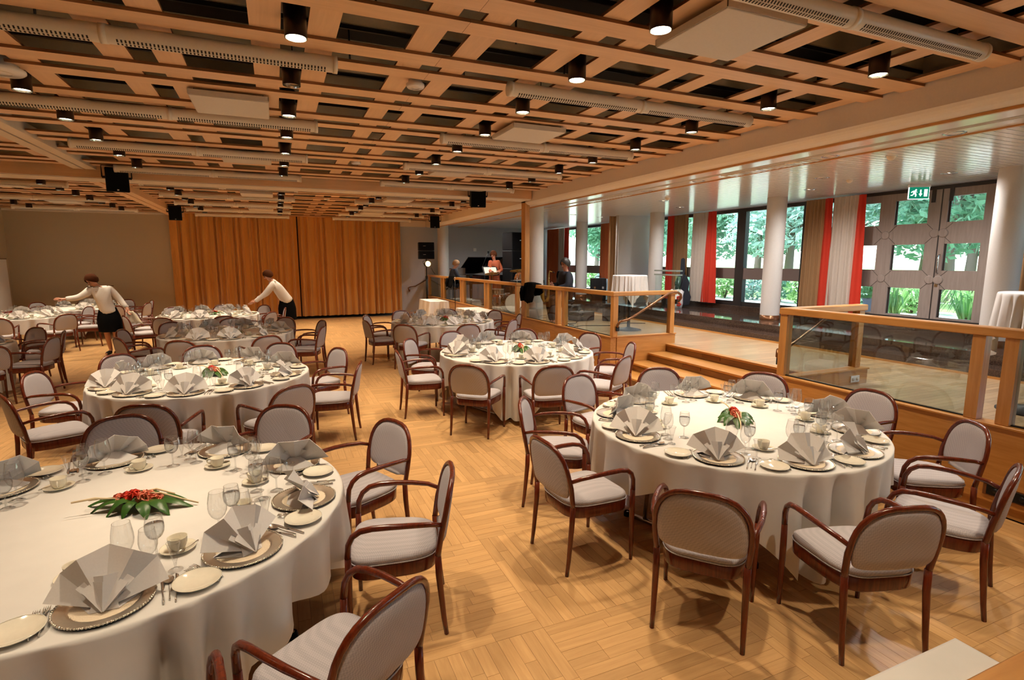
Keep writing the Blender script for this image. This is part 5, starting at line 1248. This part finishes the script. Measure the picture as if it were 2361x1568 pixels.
    for j in range(9):
        e = pi/2-j*radians(17)
        for i in range(nn):
            a = 2*pi*i/nn; fr = max(0, sin(a)); lim = radians(28)*fr**2 - radians(42)*(1-fr)
            ee = max(e, lim); k = 1.0+.03*sin(a*5+j)
            vs.append((.112*k*cos(ee)*cos(a), .124*k*cos(ee)*sin(a)-.016, .132*sin(ee)+.016))
    m.add(vs, [[j*nn+i, (j+1)*nn+i, (j+1)*nn+(i+1) % nn, j*nn+(i+1) % nn] for j in range(8) for i in range(nn)], 0, True, M).obj('hair', hair, p)
    for s in (-1, 1): MB().ell((s*.032, .083, .004), (.012, .008, .007), 8, 6, 0, M).obj('eye', eye_w, p); MB().tube([(s*.018, .090, .024), (s*.036, .088, .028), (s*.052, .078, .022)], .004, 5, 0, M).obj('eyebrow', hair, p)
    MB().ell((0, .086, -.058), (.024, .008, .007), 10, 6, 0, M).obj('mouth', lip_m, p)
    return p, M, P_
_w = person('person in a white buttoned jacket and black skirt leaning over a laid table', (-3.42, 13.95, 0),
    dict(hip=(.08, 0, .95), chest=(-.01, -.03, 1.29), neck=(-.06, -.05, 1.47), head=(-.125, -.10, 1.585), shL=(-.17, -.05, 1.39), elL=(-.36, -.14, 1.24), wrL=(-.57, -.22, 1.22), haL=(-.65, -.25, 1.23), shR=(.17, -.02, 1.40), elR=(.32, -.02, 1.16), wrR=(.44, -.10, .99), haR=(.47, -.13, .92),
         hpL=(-.02, 0, .90), knL=(.02, -.03, .50), anL=(.06, 0, .09), toL=(.0, -.15, .035), hpR=(.14, 0, .90), knR=(.17, -.02, .50), anR=(.19, .02, .09), toR=(.15, -.13, .035)), jacket_w, blackcloth, black, hair_b, (-.55, -.7, -.45), skirt=(.10, -.01, .50))
w1, Mw, Pw = _w; wj = JK[0]
for k in range(5):
    u = k/4; b = V((-.05, -.175, 1.36)).lerp(V((.06, -.165, .98)), u); MB().ell(b, (.009, .006, .009), 8, 5).obj('button', gold, wj)
for s in 'LR': 
    a = Pw['sh'+s]; MB().box((-.055, -.03, .062), (.055, .03, .074), M=Matrix.Translation(a)).obj('epaulette', eye_w, wj)
MB().lathe([(.06, 0), (.062, .035)], 20, 0, Matrix.Translation(Pw['neck']-V((0, 0, .03)))).obj('collar', jacket_w, wj)
sv = thing('serving_cloth', 'folded pale cloth hanging from the hand of the leaning person', 'cloth', (-3.42+.50, 13.95-.14, .66))
vs = []
for j in range(7):
    for i in range(9): u, v_ = i/8-.5, j/6; vs.append((u*(.10+.22*v_)+.05*v_, .025*sin(i*1.7)*(.3+v_), .27-.27*v_+.02*sin(i*2.2)*v_))
me = MB().add(vs, [[j*9+i, j*9+i+1, (j+1)*9+i+1, (j+1)*9+i] for j in range(6) for i in range(8)], 0, True).mesh('cloth', plain('pale_towel', (.62, .55, .42), .9)); bm = bmesh.new(); bm.from_mesh(me); bmesh.ops.solidify(bm, geom=bm.faces[:], thickness=.006); bm.to_mesh(me); bm.free(); mk('cloth_sheet', me, sv)
MB().tube([vs[54], vs[58], vs[62]], .006, 5).obj('hem', jacket_w, sv)
person('person in a white jacket and black skirt bending over the table by the orange curtain', (.10, 15.35, 0),
    dict(hip=(.10, 0, .98), chest=(-.13, -.05, 1.33), neck=(-.24, -.07, 1.50), head=(-.31, -.09, 1.62), shL=(-.20, -.20, 1.40), elL=(-.42, -.22, 1.14), wrL=(-.64, -.22, .97), haL=(-.72, -.22, .93), shR=(-.16, .12, 1.42), elR=(-.36, .12, 1.14), wrR=(-.60, .02, 1.02), haR=(-.68, -.01, .98),
         hpL=(.08, -.08, .93), knL=(.06, -.08, .50), anL=(.10, -.08, .09), toL=(-.05, -.10, .035), hpR=(.13, .08, .93), knR=(.14, .08, .5), anR=(.20, .08, .09), toR=(.06, .07, .035)), jacket_w, blackcloth, black, hair_b, (-.8, -.2, -.5), skirt=(.11, 0, .46))
SITJ = lambda z: None
person('person in a dark suit seated at the black grand piano, looking down', (5.40, 17.6, ZS),
    dict(hip=(0, 0, .68), chest=(.05, -.02, 1.02), neck=(.10, -.03, 1.22), head=(.16, -.04, 1.35), shL=(.06, -.21, 1.13), elL=(.16, -.25, .90), wrL=(.36, -.18, .86), haL=(.44, -.16, .85), shR=(.06, .17, 1.13), elR=(.16, .22, .90), wrR=(.36, .15, .86), haR=(.44, .13, .85),
         hpL=(.05, -.10, .64), knL=(.40, -.14, .56), anL=(.36, -.14, .09), toL=(.50, -.15, .035), hpR=(.05, .10, .64), knR=(.40, .12, .56), anR=(.36, .12, .09), toR=(.50, .13, .035)), navy, navy, black, hair_l, (.8, -.35, -.45))
person('person with short brown hair in a rust coloured dress standing at the piano', (6.52, 16.5, ZS),
    dict(hip=(0, 0, .98), chest=(-.01, -.02, 1.30), neck=(-.02, -.03, 1.49), head=(-.06, -.06, 1.65), shL=(-.17, -.07, 1.41), elL=(-.24, -.16, 1.16), wrL=(-.26, -.36, 1.10), haL=(-.26, -.44, 1.11), shR=(.15, .02, 1.41), elR=(.22, -.06, 1.16), wrR=(.05, -.30, 1.12), haR=(-.02, -.36, 1.13),
         hpL=(-.09, 0, .92), knL=(-.09, -.02, .50), anL=(-.09, 0, .09), toL=(-.12, -.14, .035), hpR=(.09, 0, .92), knR=(.09, -.01, .5), anR=(.09, .02, .09), toR=(.07, -.12, .035)), rust, rust, black, hair_b, (-.7, -.55, -.3), skirt=(.0, 0, .30))
person('person in a dark suit with short dark hair seated on a stool beside the column', (5.98, 10.75, ZS),
    dict(hip=(0, 0, .72), chest=(-.02, -.01, 1.06), neck=(-.02, -.02, 1.26), head=(-.05, -.03, 1.39), shL=(-.04, -.20, 1.17), elL=(-.10, -.24, .92), wrL=(-.30, -.14, .86), haL=(-.38, -.10, .88), shR=(-.02, .18, 1.17), elR=(-.08, .22, .92), wrR=(-.28, .10, .92), haR=(-.36, .06, .94),
         hpL=(-.05, -.10, .68), knL=(-.42, -.12, .62), anL=(-.36, -.12, .12), toL=(-.50, -.12, .05), hpR=(-.05, .10, .68), knR=(-.40, .12, .60), anR=(-.30, .12, .09), toR=(-.44, .13, .035)), navy, plain('brown_trousers', (.07, .03, .015), .8), black, plain('hair_black', (.015, .01, .008), .5), (-.95, -.25, .05))
bs = thing('bar_stool', 'dark stool under the person beside the column', 'stool', (5.98, 10.75, ZS)); MB().lathe([(0, .54), (.18, .54), (.19, .56), (.17, .60), (0, .605)], 24).obj('seat', black, bs); MB().tube([(0, 0, .03), (0, 0, .54)], .025, 10).obj('column', chrome, bs); MB().lathe([(0, 0), (.2, 0), (.2, .012), (.03, .03)], 24).obj('base', chrome, bs)
sx_ = thing('saxophone', 'brass saxophone held by the seated person at the column', 'instrument', (5.58, 10.78, ZS+.92))
MB().tube([(.06, 0, .30), (.0, 0, .32), (-.02, 0, .25), (-.03, 0, -.25), (-.06, 0, -.34), (-.13, 0, -.35), (-.17, 0, -.27), (-.19, 0, -.12)], [.008, .010, .014, .028, .034, .036, .042, .065], 12, cap=False).obj('horn', gold, sx_); MB().tube([(.06, 0, .30), (.12, 0, .28)], [.009, .012], 8).obj('mouthpiece', black, sx_)
for k in range(6): MB().ell((-.028, -.03, .15-.07*k), (.014, .008, .014), 8, 5).obj('key', gold, sx_)
